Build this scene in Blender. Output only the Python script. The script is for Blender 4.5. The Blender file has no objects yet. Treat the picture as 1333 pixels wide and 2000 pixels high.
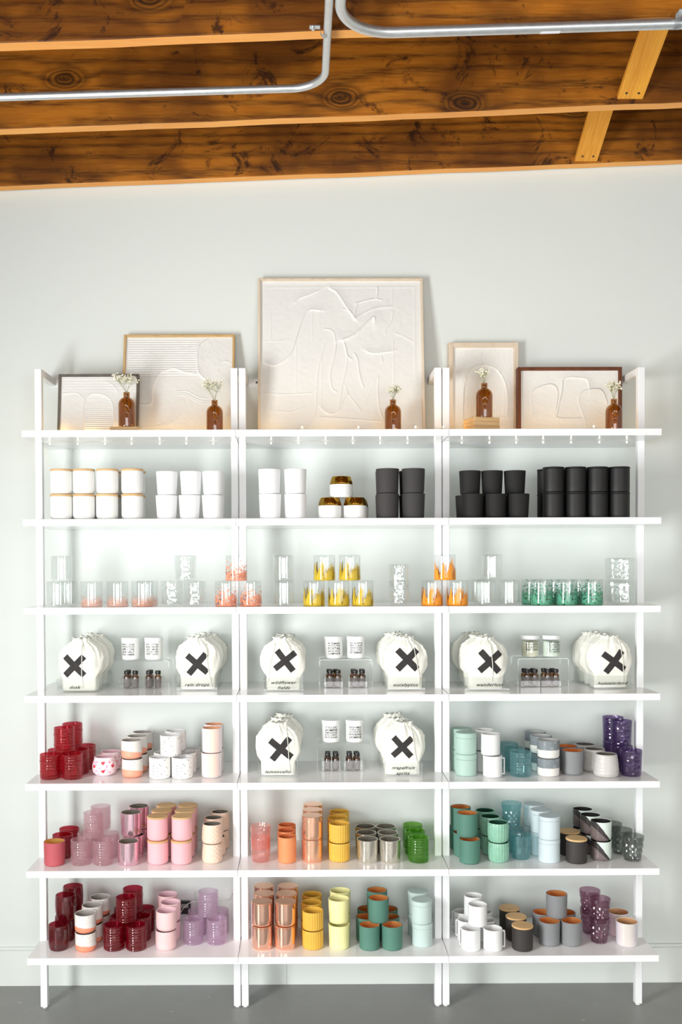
import bpy, math, random
import numpy as np
from mathutils import Vector, Matrix
from mathutils.bvhtree import BVHTree
random.seed(4)
PI = math.pi
SC = bpy.context.scene
C = SC.collection

# ------------------------------------------------------------------ camera
CX, CY, CZ = -0.1536, -3.99538, 1.70337
PITCH, ROLL, YAW = -0.02416, -0.00351, 0.00471
F, PX, PY = 35 / 36 * 2000, 596.0, 1145.7
fw = Vector((math.sin(YAW) * math.cos(PITCH), math.cos(YAW) * math.cos(PITCH), math.sin(PITCH)))
r0 = Vector((math.cos(YAW), -math.sin(YAW), 0)); u0 = r0.cross(fw)
rt = r0 * math.cos(ROLL) + u0 * math.sin(ROLL); up = -r0 * math.sin(ROLL) + u0 * math.cos(ROLL)
cam = bpy.data.objects.new('camera', bpy.data.cameras.new('camera')); C.objects.link(cam)
m = Matrix.Identity(4)
for i in range(3):
    m[i][0], m[i][1], m[i][2] = rt[i], up[i], -fw[i]
m[0][3], m[1][3], m[2][3] = CX, CY, CZ
cam.matrix_world = m
cam.data.sensor_fit = 'VERTICAL'; cam.data.sensor_height = 36; cam.data.lens = 35
cam.data.shift_x = (666.5 - PX) / 2000; cam.data.shift_y = (PY - 1000) / 2000
cam.data.clip_start = 0.05
SC.camera = cam
O = Vector((CX, CY, CZ))

# ------------------------------------------------------------------ light, world, exposure
SC.view_settings.view_transform = 'Standard'
SC.view_settings.look = 'None'
SC.view_settings.gamma = 1
SC.view_settings.exposure = -0.03
SC.view_settings.use_curve_mapping = False
SC.cycles.transparent_max_bounces = 32
SC.cycles.max_bounces = 10
SC.cycles.sample_clamp_indirect = 4
SC.cycles.use_denoising = True
SC.cycles.caustics_refractive = False
SC.cycles.blur_glossy = 0.15
world = bpy.data.worlds.new('world'); SC.world = world; world.use_nodes = True
world.node_tree.nodes['Background'].inputs[0].default_value = (0.93, 0.97, 1, 1)
world.node_tree.nodes['Background'].inputs[1].default_value = 1.6


def area(name, loc, aim, sx, sy, power, col=(1, 1, 1)):
    l = bpy.data.lights.new(name, 'AREA'); l.shape = 'RECTANGLE'; l.size = sx; l.size_y = sy
    l.energy = power; l.color = col
    o = bpy.data.objects.new(name, l); C.objects.link(o); o.location = loc
    o.rotation_euler = (Vector(aim) - Vector(loc)).to_track_quat('-Z', 'Y').to_euler()
    return o


area('side_key_light', (-2.04, -2.72, 1.32), (0, -2.62, 1.30), .95, 1.5, 140, (1.0, 1.0, 1.0))  # key light placed by the shadows; the opening around it is added, unseen
area('front_fill_light', (0.9, -8.35, 1.6), (0.9, 0, 1.6), 5.4, 2.3, 168, (1.0, 1.0, 1.0))  # soft fill added behind the camera, standing in an unseen opening
for _i, _x in enumerate((-.9, .6, 2.1)):
    for _y in (-3.3, -5.8):
        area('overhead_fill_light', (_x, _y, 3.1), (_x, _y + .001, 0), 1.1, .3, 5, (1.0, .98, .95))  # unseen overhead fill lights, added to brighten the shelf tops


# ------------------------------------------------------------------ pixel helpers (points of the place seen at a pixel)
def rdir(px, py):
    return fw + rt * ((px - PX) / F) + up * ((PY - py) / F)


def on_z(px, py, z):
    d = rdir(px, py); return O + d * ((z - CZ) / d.z)


def on_y(px, py, y):
    d = rdir(px, py); return O + d * ((y - CY) / d.y)


# ------------------------------------------------------------------ object helpers
def tag(o, label=None, cat=None, group=None, kind=None):
    if label: o['label'] = label
    if cat: o['category'] = cat
    if group: o['group'] = group
    if kind: o['kind'] = kind
    return o


def mesh(name, v, f, mat=None, smooth=True, sharp=40):
    me = bpy.data.meshes.new(name)
    me.from_pydata([tuple(p) for p in v], [], f)
    me.validate(clean_customdata=False)
    if smooth:
        me.polygons.foreach_set('use_smooth', [True] * len(me.polygons))
        me.set_sharp_from_angle(angle=math.radians(sharp))
    if mat: me.materials.append(mat)
    me.update()
    return me


def link(name, me, parent=None, loc=(0, 0, 0), rz=0):
    o = bpy.data.objects.new(name, me); C.objects.link(o)
    o.location = loc; o.rotation_euler = (0, 0, rz)
    if parent: o.parent = parent
    return o


def empty(name, loc=(0, 0, 0), rz=0):
    return link(name, None, None, loc, rz)


class MB:
    """collects shapes of one part"""
    def __init__(s): s.v = []; s.f = []

    def add(s, v, f):
        b = len(s.v); s.v += [tuple(p) for p in v]; s.f += [tuple(b + i for i in q) for q in f]; return s

    def box(s, lo, hi, bev=0.0015):
        x0, y0, z0 = lo; x1, y1, z1 = hi
        b = min(bev, (x1 - x0) * .3, (y1 - y0) * .3, (z1 - z0) * .3)
        vs = []; idx = {}
        for ix, (x, sx) in enumerate(((x0, 1), (x1, -1))):
            for iy, (y, sy) in enumerate(((y0, 1), (y1, -1))):
                for iz, (z, sz) in enumerate(((z0, 1), (z1, -1))):
                    idx[ix, iy, iz, 'x'] = len(vs); vs.append((x, y + sy * b, z + sz * b))
                    idx[ix, iy, iz, 'y'] = len(vs); vs.append((x + sx * b, y, z + sz * b))
                    idx[ix, iy, iz, 'z'] = len(vs); vs.append((x + sx * b, y + sy * b, z))
        fs = []
        for k, ax in enumerate('xyz'):
            for e in (0, 1):
                q = []
                for a, c in ((0, 0), (1, 0), (1, 1), (0, 1)):
                    t = [a, c]; t.insert(k, e); q.append(idx[t[0], t[1], t[2], ax])
                fs.append(tuple(q) if (e == 1) ^ (k == 1) else tuple(q[::-1]))
        for k in range(3):  # edges
            ax = 'xyz'; o1, o2 = [i for i in range(3) if i != k]
            for a in (0, 1):
                for c in (0, 1):
                    def I(e, w):
                        t = [0, 0, 0]; t[k] = e; t[o1] = a; t[o2] = c; return idx[t[0], t[1], t[2], ax[w]]
                    fs.append((I(0, o1), I(1, o1), I(1, o2), I(0, o2)))
        for a in (0, 1):
            for c in (0, 1):
                for e in (0, 1):
                    fs.append((idx[a, c, e, 'x'], idx[a, c, e, 'y'], idx[a, c, e, 'z']))
        return s.add(vs, fs)

    def tube(s, pts, r, n=12, cap=True):
        pts = [Vector(p) for p in pts]; vs = []; fs = []
        nrm = None
        for i, p in enumerate(pts):
            t = (pts[min(i + 1, len(pts) - 1)] - pts[max(i - 1, 0)]).normalized()
            if nrm is None:
                nrm = t.orthogonal().normalized()
            nrm = (nrm - t * nrm.dot(t)).normalized(); bn = t.cross(nrm)
            rr = r(i) if callable(r) else r
            for k in range(n):
                a = 2 * PI * k / n; vs.append(p + nrm * (rr * math.cos(a)) + bn * (rr * math.sin(a)))
        for i in range(len(pts) - 1):
            for k in range(n):
                fs.append((i * n + k, i * n + (k + 1) % n, (i + 1) * n + (k + 1) % n, (i + 1) * n + k))
        if cap:
            fs.append(tuple(range(n))[::-1]); fs.append(tuple((len(pts) - 1) * n + k for k in range(n)))
        return s.add(vs, fs)

    def lathe(s, prof, n=48, fr=None, cx=0, cy=0):
        vs = []; rows = []
        for i, (r, z) in enumerate(prof):
            if r <= 1e-7:
                rows.append([len(vs)]); vs.append((cx, cy, z))
            else:
                row = []
                for k in range(n):
                    a = 2 * PI * k / n
                    q = fr(a, z, r, i) if fr else r
                    row.append(len(vs)); vs.append((cx + q * math.sin(a), cy - q * math.cos(a), z))
                rows.append(row)
        fs = []
        for a, b in zip(rows, rows[1:]):
            if len(a) == 1 and len(b) == 1: continue
            for k in range(n):
                k2 = (k + 1) % n
                if len(a) == 1: fs.append((a[0], b[k2], b[k]))
                elif len(b) == 1: fs.append((a[k], a[k2], b[0]))
                else: fs.append((a[k], a[k2], b[k2], b[k]))
        return s.add(vs, fs)

    def mesh(s, name, mat=None, smooth=True, sharp=40):
        me = mesh(name, s.v, s.f, mat, smooth, sharp)
        import bmesh
        bm = bmesh.new(); bm.from_mesh(me); bmesh.ops.recalc_face_normals(bm, faces=bm.faces); bm.to_mesh(me); bm.free()
        return me

    def build(s, name, mat, parent=None, loc=(0, 0, 0), rz=0, smooth=True, sharp=40):
        return link(name, s.mesh(name, mat, smooth, sharp), parent, loc, rz)


# ------------------------------------------------------------------ material helpers
def lin(c):
    return tuple(((x / 255) / 12.92 if x / 255 <= .04045 else ((x / 255 + .055) / 1.055) ** 2.4) for x in c) + (1,)


class NT:
    def __init__(s, name):
        s.m = bpy.data.materials.new(name); s.m.use_nodes = True; s.t = s.m.node_tree; s.t.nodes.clear()
        s.out = s.n('ShaderNodeOutputMaterial')

    def n(s, typ, **kw):
        nd = s.t.nodes.new(typ)
        for k, v in kw.items():
            if k.startswith('i_'):
                key = k[2:]; key = int(key) if key.isdigit() else key.replace('_', ' ')
                s.set(nd.inputs[key], v)
            else: setattr(nd, k, v)
        return nd

    def set(s, sock, v):
        if hasattr(v, 'is_output') or isinstance(v, bpy.types.NodeSocket): s.t.links.new(v, sock)
        elif isinstance(v, bpy.types.Node): s.t.links.new(v.outputs[0], sock)
        else: sock.default_value = v

    def math(s, op, a, b=0.0, c=None, clamp=False):
        nd = s.n('ShaderNodeMath', operation=op, use_clamp=clamp); s.set(nd.inputs[0], a); s.set(nd.inputs[1], b)
        if c is not None: s.set(nd.inputs[2], c)
        return nd.outputs[0]

    def mix(s, f, a, b):
        nd = s.n('ShaderNodeMix', data_type='RGBA'); s.set(nd.inputs[0], f); s.set(nd.inputs[6], a); s.set(nd.inputs[7], b)
        return nd.outputs[2]

    def ramp(s, f, stops, interp='LINEAR'):
        nd = s.n('ShaderNodeValToRGB'); s.set(nd.inputs[0], f); cr = nd.color_ramp; cr.interpolation = interp
        while len(cr.elements) > 1: cr.elements.remove(cr.elements[-1])
        cr.elements[0].position = stops[0][0]; cr.elements[0].color = stops[0][1]
        for p, c in stops[1:]:
            e = cr.elements.new(p); e.color = c
        return nd.outputs[0]

    def obj(s):
        return s.n('ShaderNodeTexCoord').outputs['Object']

    def sep(s, v):
        nd = s.n('ShaderNodeSeparateXYZ'); s.set(nd.inputs[0], v); return nd.outputs

    def noise(s, vec, scale, detail=3, rough=.5, dist=0, col=False):
        nd = s.n('ShaderNodeTexNoise'); s.set(nd.inputs['Vector'], vec); nd.inputs['Scale'].default_value = scale
        nd.inputs['Detail'].default_value = detail; nd.inputs['Roughness'].default_value = rough; nd.inputs['Distortion'].default_value = dist
        return nd.outputs[1 if col else 0]

    def scale(s, vec, sc):
        nd = s.n('ShaderNodeVectorMath', operation='MULTIPLY'); s.set(nd.inputs[0], vec); nd.inputs[1].default_value = sc; return nd.outputs[0]

    def bsdf(s, col, rough=.5, metal=0, spec=.5, bump=None, bs=.3, bd=.002, **kw):
        b = s.n('ShaderNodeBsdfPrincipled'); s.set(b.inputs['Base Color'], col); s.set(b.inputs['Roughness'], rough)
        s.set(b.inputs['Metallic'], metal); s.set(b.inputs['Specular IOR Level'], spec)
        for k, v in kw.items(): s.set(b.inputs[k.replace('_', ' ')], v)
        if bump is not None:
            bn = s.n('ShaderNodeBump'); bn.inputs['Strength'].default_value = bs; bn.inputs['Distance'].default_value = bd
            s.set(bn.inputs['Height'], bump); s.t.links.new(bn.outputs[0], b.inputs['Normal'])
        s.t.links.new(b.outputs[0], s.out.inputs[0]); return b


def plain(name, rgb, rough=.5, metal=0, spec=.5, **kw):
    t = NT(name); t.bsdf(lin(rgb), rough, metal, spec, **kw); return t.m


def painted(name, rgb, rough=.5, bscale=300, bs=.1):
    t = NT(name); nz = t.noise(t.obj(), bscale, 2)
    t.bsdf(lin(rgb), rough, bump=nz, bs=bs, bd=.0006); return t.m


def tglass(name, rgb, tint, body=.15, rough=.03, bump=None, layers=4):
    """thin coloured glass; tint and body are what all the walls of a cup let through and scatter together"""
    t = NT(name)
    tr = t.n('ShaderNodeBsdfTransparent'); tr.inputs[0].default_value = tuple(max(x, .004) ** (1 / layers) for x in lin(tint)[:3]) + (1,)
    df = t.n('ShaderNodeBsdfDiffuse'); df.inputs[0].default_value = lin(rgb)
    tl = t.n('ShaderNodeBsdfTranslucent'); tl.inputs[0].default_value = lin(rgb)
    mx0 = t.n('ShaderNodeMixShader'); mx0.inputs[0].default_value = .5
    t.t.links.new(df.outputs[0], mx0.inputs[1]); t.t.links.new(tl.outputs[0], mx0.inputs[2])
    mx = t.n('ShaderNodeMixShader')
    lw = t.n('ShaderNodeLayerWeight'); lw.inputs[0].default_value = .5
    b1 = 1 - (1 - body) ** (1 / layers)
    edge = t.math('MULTIPLY_ADD', t.math('POWER', lw.outputs['Facing'], 3.0), min(.5, body * .7), b1, clamp=True)
    t.set(mx.inputs[0], edge)
    t.t.links.new(tr.outputs[0], mx.inputs[1]); t.t.links.new(mx0.outputs[0], mx.inputs[2])
    gl = t.n('ShaderNodeBsdfGlossy'); gl.inputs[0].default_value = (1, 1, 1, 1); gl.inputs['Roughness'].default_value = rough
    if bump == 'emboss':
        vo = t.n('ShaderNodeTexVoronoi'); t.set(vo.inputs['Vector'], t.obj()); vo.inputs['Scale'].default_value = 75
        bn = t.n('ShaderNodeBump'); bn.inputs['Strength'].default_value = .8; bn.inputs['Distance'].default_value = .002
        t.t.links.new(vo.outputs[0], bn.inputs['Height'])
        for s_ in (gl, df, lw): t.t.links.new(bn.outputs[0], s_.inputs['Normal'])
    m2 = t.n('ShaderNodeMixShader'); t.set(m2.inputs[0], t.math('MULTIPLY_ADD', t.math('POWER', lw.outputs['Facing'], 4.0), .4, .075))
    t.t.links.new(mx.outputs[0], m2.inputs[1]); t.t.links.new(gl.outputs[0], m2.inputs[2])
    t.t.links.new(m2.outputs[0], t.out.inputs[0])
    return t.m


M = {}
# room
M['wall'] = painted('wall_paint', (224, 230, 226), .85, 120, .06)
M['trim'] = painted('trim_paint', (226, 231, 227), .5, 60, .03)


def _floor():
    t = NT('painted_concrete'); o = t.obj()
    n1 = t.noise(o, 1.3, 4, .6); n2 = t.noise(o, 40, 4, .7); n3 = t.noise(o, 9, 2, .5)
    c = t.mix(n1, lin((136, 137, 135)), lin((152, 153, 151)))
    c = t.mix(t.math('MULTIPLY', n2, .25), c, lin((105, 104, 100)))
    sp = t.ramp(t.noise(o, 22, 1, .4), [(.0, (0, 0, 0, 1)), (.78, (0, 0, 0, 1)), (.8, (1, 1, 1, 1))])
    c = t.mix(t.math('MULTIPLY', sp, .5), c, lin((190, 190, 188)))
    t.bsdf(c, t.math('MULTIPLY_ADD', n3, .2, .32), bump=n2, bs=.15, bd=.002); return t.m


M['floor'] = _floor()


def _wood(name, base, dark, light, knots=True, stain=.6, gs=1.0, rough=.55, ax=0):
    """grain runs along the axis ax"""
    t = NT(name); o = t.obj()
    nd = t.n('ShaderNodeVectorMath', operation='ADD'); t.set(nd.inputs[0], o)
    ri = t.n('ShaderNodeObjectInfo').outputs['Random']
    cv = t.n('ShaderNodeCombineXYZ'); t.set(cv.inputs[0], t.math('MULTIPLY', ri, 37.0)); t.set(cv.inputs[2], t.math('MULTIPLY', ri, 11.0))
    t.set(nd.inputs[1], cv); p = nd.outputs[0]
    sc = [9.0, 9.0, 9.0]; sc[ax] = .9
    warp = t.noise(t.scale(p, tuple(x * .35 for x in sc)), 1.0 * gs, 2, .5)
    X, Y, Z = t.sep(p)
    across = (Y, Z, Y)[ax] if ax != 0 else Z
    g = t.math('MULTIPLY_ADD', warp, 3.5, t.math('MULTIPLY', across, 14.0 * gs))
    if knots:
        cx2 = t.n('ShaderNodeCombineXYZ'); t.set(cx2.inputs[0], t.math('MULTIPLY', X, 2.0)); t.set(cx2.inputs[1], t.math('MULTIPLY', Z, 3.4))
        vo = t.n('ShaderNodeTexVoronoi', voronoi_dimensions='2D'); t.set(vo.inputs['Vector'], cx2); vo.inputs['Scale'].default_value = 1
        vo.inputs['Randomness'].default_value = .8
        vcol = t.sep(vo.outputs['Color'])[0]
        have = t.math('GREATER_THAN', vcol, .45)
        d = t.math('ADD', t.math('ADD', vo.outputs['Distance'], t.math('MULTIPLY', t.math('SUBTRACT', t.noise(p, 9, 2), .5), .09)), t.math('MULTIPLY', t.math('SUBTRACT', 1.0, have), 2.0))
        bump_k = t.math('DIVIDE', .045, t.math('ADD', d, .05))
        bump_k = t.math('MAXIMUM', t.math('SUBTRACT', bump_k, .11), 0.0)
        g = t.math('ADD', g, t.math('MULTIPLY', bump_k, 2.8))
    grain = t.math('MULTIPLY_ADD', t.math('SINE', t.math('MULTIPLY', g, 9.0)), .5, .5)
    fine = t.noise(t.scale(p, tuple(30.0 if i != ax else 2.0 for i in range(3))), 6 * gs, 3, .6)
    c = t.mix(grain, lin(base), lin(dark)) if False else t.mix(t.math('MULTIPLY', t.math('POWER', grain, 2.0), .8 if knots else .5), lin(base), lin(dark))
    c = t.mix(t.ramp(fine, [(.35, (0, 0, 0, 1)), (.75, (.6, .6, .6, 1))]), c, lin(light))
    blot = t.ramp(t.noise(p, 2.2, 3, .6), [(.42, (0, 0, 0, 1)), (.6, (1, 1, 1, 1))])
    c = t.mix(t.math('MULTIPLY', blot, .7 if knots else .3), c, lin(dark))
    if knots:
        kd = t.ramp(d, [(.0, (1, 1, 1, 1)), (.05, (.55, .55, .55, 1)), (.065, (.95, .95, .95, 1)), (.09, (.2, .2, .2, 1)), (.105, (.75, .75, .75, 1)), (.125, (.15, .15, .15, 1)), (.14, (.5, .5, .5, 1)), (.19, (0, 0, 0, 1))])
        c = t.mix(kd, c, lin(tuple(x * .45 for x in dark)))
    if stain:
        s1 = t.noise(t.scale(p, (3.4, 1, 3.6)), 1.5, 6, .78, 1.2)
        st = t.ramp(s1, [(.565, (0, 0, 0, 1)), (.635, (1, 1, 1, 1))])
        c = t.mix(t.math('MULTIPLY', st, stain), c, lin((38, 18, 8)))
        wv = t.noise(t.scale(p, (3, 1, 4)), 2.5, 5, .8, .8)
        ws = t.ramp(wv, [(.68, (0, 0, 0, 1)), (.74, (1, 1, 1, 1))])
        c = t.mix(t.math('MULTIPLY', ws, .3), c, lin((190, 175, 150)))
    t.bsdf(c, rough, bump=grain, bs=.12, bd=.002, spec=.3); return t.m


M['joist_face'] = _wood('aged_joist_wood', (172, 100, 20), (64, 28, 4), (206, 134, 44), stain=.85)
M['joist_edge'] = _wood('floor_lit_joist_edge', (246, 174, 88), (220, 142, 66), (252, 194, 116), knots=False, stain=0, gs=.6)  # cleaner edge wood with floor bounce light put into its colour
M['brace'] = _wood('brace_wood', (232, 160, 52), (196, 122, 34), (246, 186, 84), knots=False, stain=0, gs=.8, ax=2)
M['ceil'] = _wood('ceiling_board_wood', (120, 72, 30), (66, 34, 12), (150, 96, 44), knots=False, stain=.4)
M['pale_wood'] = _wood('pale_frame_wood', (222, 208, 188), (200, 180, 152), (232, 220, 204), knots=False, stain=0, gs=2.5, ax=2)
M['oak'] = _wood('oak_frame_wood', (206, 172, 118), (176, 136, 80), (220, 190, 142), knots=False, stain=0, gs=2.5, ax=2)
M['grey_wood'] = _wood('grey_stained_wood', (108, 104, 98), (72, 68, 64), (128, 124, 116), knots=False, stain=0, gs=2.5, ax=2)
M['walnut'] = _wood('walnut_wood', (104, 58, 34), (62, 30, 16), (124, 76, 46), knots=False, stain=0, gs=2.5, ax=2)
M['bamboo'] = _wood('bamboo_wood', (222, 184, 130), (198, 154, 98), (232, 200, 152), knots=False, stain=0, gs=3.5)
M['block'] = _wood('block_wood', (224, 190, 140), (200, 158, 104), (234, 206, 160), knots=False, stain=0, gs=3)
# furniture and fittings
M['white_steel'] = plain('white_powder_steel', (240, 242, 243), .35)
M['white_lacquer'] = plain('white_shelf_lacquer', (247, 247, 248), .14)
M['screw'] = plain('screw_steel', (90, 90, 90), .4, 1)


def _galv():
    t = NT('galvanised_steel'); n = t.noise(t.obj(), 60, 3)
    t.bsdf(t.mix(n, lin((206, 211, 213)), lin((228, 231, 233))), t.math('MULTIPLY_ADD', n, .2, .3), .8); return t.m


M['galv'] = _galv()
M['sticker'] = plain('white_sticker', (235, 236, 240), .5)


def _plaster():
    t = NT('plaster'); o = t.obj(); n = t.noise(o, 60, 5, .65); n2 = t.noise(t.scale(o, (1, 1, 12)), 30, 2)
    h = t.math('ADD', n, t.math('MULTIPLY', n2, .6))
    t.bsdf(lin((230, 231, 228)), .75, bump=h, bs=.35, bd=.0015); return t.m


M['plaster'] = _plaster()
M['amber'] = tglass('amber_glass', (138, 76, 12), (170, 98, 24), 0.42, 0.04)
M['bottle_brown'] = tglass('brown_bottle_glass', (90, 48, 24), (120, 60, 24), 0.6, 0.05)
M['black_cap'] = plain('black_plastic', (24, 23, 24), .35)
M['stem'] = plain('dry_green_stem', (150, 158, 120), .7)
M['blossom'] = plain('cream_blossom', (240, 238, 220), .8)
M['wire'] = plain('fine_copper_wire', (205, 195, 180), .4, .3)


def _emit(name, rgb, s):
    t = NT(name); e = t.n('ShaderNodeEmission'); e.inputs[0].default_value = lin(rgb); e.inputs[1].default_value = s
    t.t.links.new(e.outputs[0], t.out.inputs[0]); return t.m


M['led'] = _emit('lit_fairy_bulb', (255, 236, 200), 14)
M['cloth'] = painted('muslin_cloth', (238, 238, 228), .95, 900, .3)


def _print():
    t = NT('black_cloth_print'); n = t.noise(t.obj(), 45, 3)
    t.bsdf(t.mix(n, lin((30, 29, 29)), lin((62, 59, 58))), .85); return t.m


M['print'] = _print()
M['ink'] = plain('black_ink', (28, 28, 30), .7)
M['string'] = plain('cotton_string', (236, 234, 222), .9)
M['acrylic'] = tglass('clear_acrylic', (244, 247, 246), (246, 249, 248), 0.05, 0.02)
M['card'] = plain('white_label_card', (244, 244, 240), .7)
M['white_cap'] = plain('white_plastic_lid', (240, 241, 241), .35)
M['white_jar'] = plain('white_jar_gloss', (240, 241, 238), .2)
M['wax'] = plain('cream_wax', (240, 238, 214), .4)
M['wax_green'] = plain('pale_mint_wax', (228, 240, 226), .4)
M['clear'] = tglass('clear_glass', (236, 241, 240), (240, 244, 243), 0.06, 0.02)
M['clear_tex'] = tglass('clear_textured_glass', (240, 244, 243), (240, 244, 243), 0.12, 0.05, bump='emboss')


def printed(name, rgb, style):
    """clear glass with a printed band in its lower half"""
    t = NT(name); o = t.obj(); x, y, z = t.sep(o)
    tr = t.n('ShaderNodeBsdfTransparent'); tr.inputs[0].default_value = lin((252, 253, 253))
    df = t.n('ShaderNodeBsdfDiffuse'); df.inputs[0].default_value = lin(rgb)
    zz = t.math('DIVIDE', z, .092)
    if style == 'streak':
        n = t.noise(t.scale(o, (1, 1, .12)), 95, 2, .5, 0); k = t.math('SUBTRACT', n, t.math('MULTIPLY_ADD', zz, .42, .33))
    elif style == 'leaf':
        n = t.noise(o, 120, 1, .4, .3); k = t.math('SUBTRACT', n, t.math('MULTIPLY_ADD', zz, .34, .36))
    elif style == 'branch':
        n = t.noise(t.scale(o, (1, 1, .5)), 150, 3, .7, 2.0); k = t.math('SUBTRACT', n, t.math('MULTIPLY_ADD', zz, .42, .42))
    else:
        n = t.noise(o, 105, 2, .5, .8); k = t.math('SUBTRACT', n, t.math('MULTIPLY_ADD', zz, .34, .39))
    msk = t.math('MULTIPLY', t.math('MULTIPLY', k, 22.0, clamp=True), {'branch': .5, 'dots': .75}.get(style, .92))
    mx = t.n('ShaderNodeMixShader'); t.set(mx.inputs[0], msk)
    t.t.links.new(tr.outputs[0], mx.inputs[1]); t.t.links.new(df.outputs[0], mx.inputs[2])
    gl = t.n('ShaderNodeBsdfGlossy'); gl.inputs['Roughness'].default_value = .03
    lw = t.n('ShaderNodeLayerWeight'); lw.inputs[0].default_value = .5
    m2 = t.n('ShaderNodeMixShader'); t.set(m2.inputs[0], t.math('MULTIPLY_ADD', t.math('POWER', lw.outputs['Facing'], 4.0), .35, .045))
    t.t.links.new(mx.outputs[0], m2.inputs[1]); t.t.links.new(gl.outputs[0], m2.inputs[2])
    t.t.links.new(m2.outputs[0], t.out.inputs[0]); return t.m


M['pr_peach'] = printed('peach_branch_print_glass', (244, 176, 150), 'branch')
M['pr_coral'] = printed('coral_floral_print_glass', (248, 160, 124), 'dots')
M['pr_gold'] = printed('yellow_gold_print_glass', (214, 184, 60), 'streak')
M['pr_amber'] = printed('amber_print_glass', (244, 160, 52), 'streak')
M['pr_green'] = printed('green_print_glass', (96, 170, 138), 'leaf')
# ceramics and tins
for k, c, r_ in (('matte_white', (240, 241, 242), .6), ('charcoal', (56, 54, 54), .75), ('black_matte', (20, 19, 19), .75), ('black_tin', (16, 15, 15), .55),
                 ('sage', (172, 200, 189), .6), ('sage_pale', (192, 211, 206), .6), ('blue_grey', (204, 218, 222), .6), ('rose_matte', (184, 84, 92), .6),
                 ('pink_gloss', (240, 182, 188), .2), ('quilt_pink', (238, 200, 200), .35), ('quilt_beige', (236, 208, 186), .4),
                 ('orange_cer', (224, 142, 92), .5), ('mustard', (224, 176, 70), .35), ('pale_yellow', (242, 238, 172), .3), ('green_matte', (80, 126, 111), .6),
                 ('grey_matte', (132, 134, 136), .6), ('dark_matte', (52, 48, 46), .6), ('white_glaze', (236, 237, 236), .22)):
    M[k] = plain(k + '_finish', c, r_)


def mottled(name, a, b, rough=.3, sc=60):
    t = NT(name); o = t.obj(); n = t.noise(o, sc, 4, .6); n2 = t.noise(t.scale(o, (1, 1, 5)), sc * .5, 2)
    t.bsdf(t.mix(t.math('MULTIPLY', t.math('ADD', n, n2), .5), lin(a), lin(b)), rough); return t.m


M['pottery'] = mottled('grey_pottery_glaze', (176, 172, 166), (226, 226, 222), .35, 40)
M['pleat_green'] = mottled('sea_green_glaze', (104, 168, 140), (166, 210, 186), .25, 90)
M['pleat_inner'] = plain('deep_green_glaze', (40, 82, 66), .3)
M['pottery_inner'] = plain('dark_glaze', (120, 114, 106), .35)
M['gold'] = plain('gold_lustre', (190, 152, 62), .12, 1)
M['copper'] = plain('polished_copper', (255, 206, 182), .09, .92)
M['copper_soft'] = plain('satin_copper', (252, 200, 170), .2, .85)
M['copper_inner'] = plain('copper_lining', (255, 186, 112), .16, .65)
M['gold_inner'] = plain('gold_lining', (252, 212, 124), .16, .65)
M['orange_inner'] = plain('orange_inside', (200, 104, 56), .5)


def _mercury(name, a, b):
    t = NT(name); n = t.noise(t.obj(), 130, 4, .7)
    t.bsdf(t.mix(t.ramp(n, [(.5, (0, 0, 0, 1)), (.7, (1, 1, 1, 1))]), lin(a), lin(b)), t.math('MULTIPLY_ADD', n, .15, .06), .85); return t.m


M['mercury'] = _mercury('silver_mercury_glass', (226, 222, 210), (196, 190, 174))
M['pink_chrome'] = _mercury('pink_chrome_glass', (236, 200, 212), (214, 170, 186))


def irid(name, base, sh):
    t = NT(name); b = t.bsdf(lin(base), .12, 0, .8); lw = t.n('ShaderNodeLayerWeight'); lw.inputs[0].default_value = .4
    c = t.ramp(lw.outputs['Facing'], [(0, lin(base)), (.45, lin(sh)), (.75, lin((206, 226, 214))), (1, lin(base))])
    t.set(b.inputs['Base Color'], c); b.inputs['Coat Weight'].default_value = .5; b.inputs['Coat Roughness'].default_value = .05
    return t.m


M['irid_peach'] = irid('peach_lustre', (246, 214, 196), (236, 218, 226))
M['irid_cream'] = irid('cream_lustre', (222, 216, 206), (226, 214, 226))
M['irid_inner'] = plain('tan_inside', (206, 160, 116), .3)
M['peach_inner'] = plain('peach_inside', (240, 178, 140), .3)


def speckle(name, base, spot, dip=None, z0=0, slope=0, rough=.45, sc=170, thr=.16, blur=90):
    t = NT(name); o = t.obj(); x, y, z = t.sep(o)
    vo = t.n('ShaderNodeTexVoronoi'); t.set(vo.inputs['Vector'], o); vo.inputs['Scale'].default_value = sc
    big = t.math('LESS_THAN', vo.outputs['Distance'], t.math('MULTIPLY', t.sep(vo.outputs['Color'])[0], thr * 2.4))
    c = t.mix(big, lin(base), lin(spot))
    if dip:
        lev = t.math('SUBTRACT', t.math('ADD', z, t.math('MULTIPLY', t.math('ADD', x, y), slope)), t.math('MULTIPLY_ADD', t.noise(o, blur, 2), .004, z0 - .002))
        c = t.mix(t.math('LESS_THAN', lev, 0.0), c, lin(dip))
    t.bsdf(c, rough); return t.m


M['speck'] = speckle('speckled_white_clay', (240, 239, 236), (92, 84, 78), sc=150, thr=.13)
M['coral_dip'] = speckle('coral_dipped_clay', (228, 224, 218), (150, 132, 120), (240, 164, 136), .026, .12, sc=190, thr=.09)
M['coral_dip2'] = speckle('coral_dipped_speckled_clay', (232, 228, 222), (120, 110, 120), (240, 150, 118), .022, .08, sc=170, thr=.11)
M['grey_inner'] = plain('grey_inside', (168, 162, 156), .5)
M['grey_dip'] = speckle('grey_glaze_over_white', (130, 138, 142), (150, 156, 160), (234, 232, 226), .032, 0, .25, 60, .2)
M['slate_inner'] = plain('pale_inside', (196, 198, 196), .3)


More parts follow.
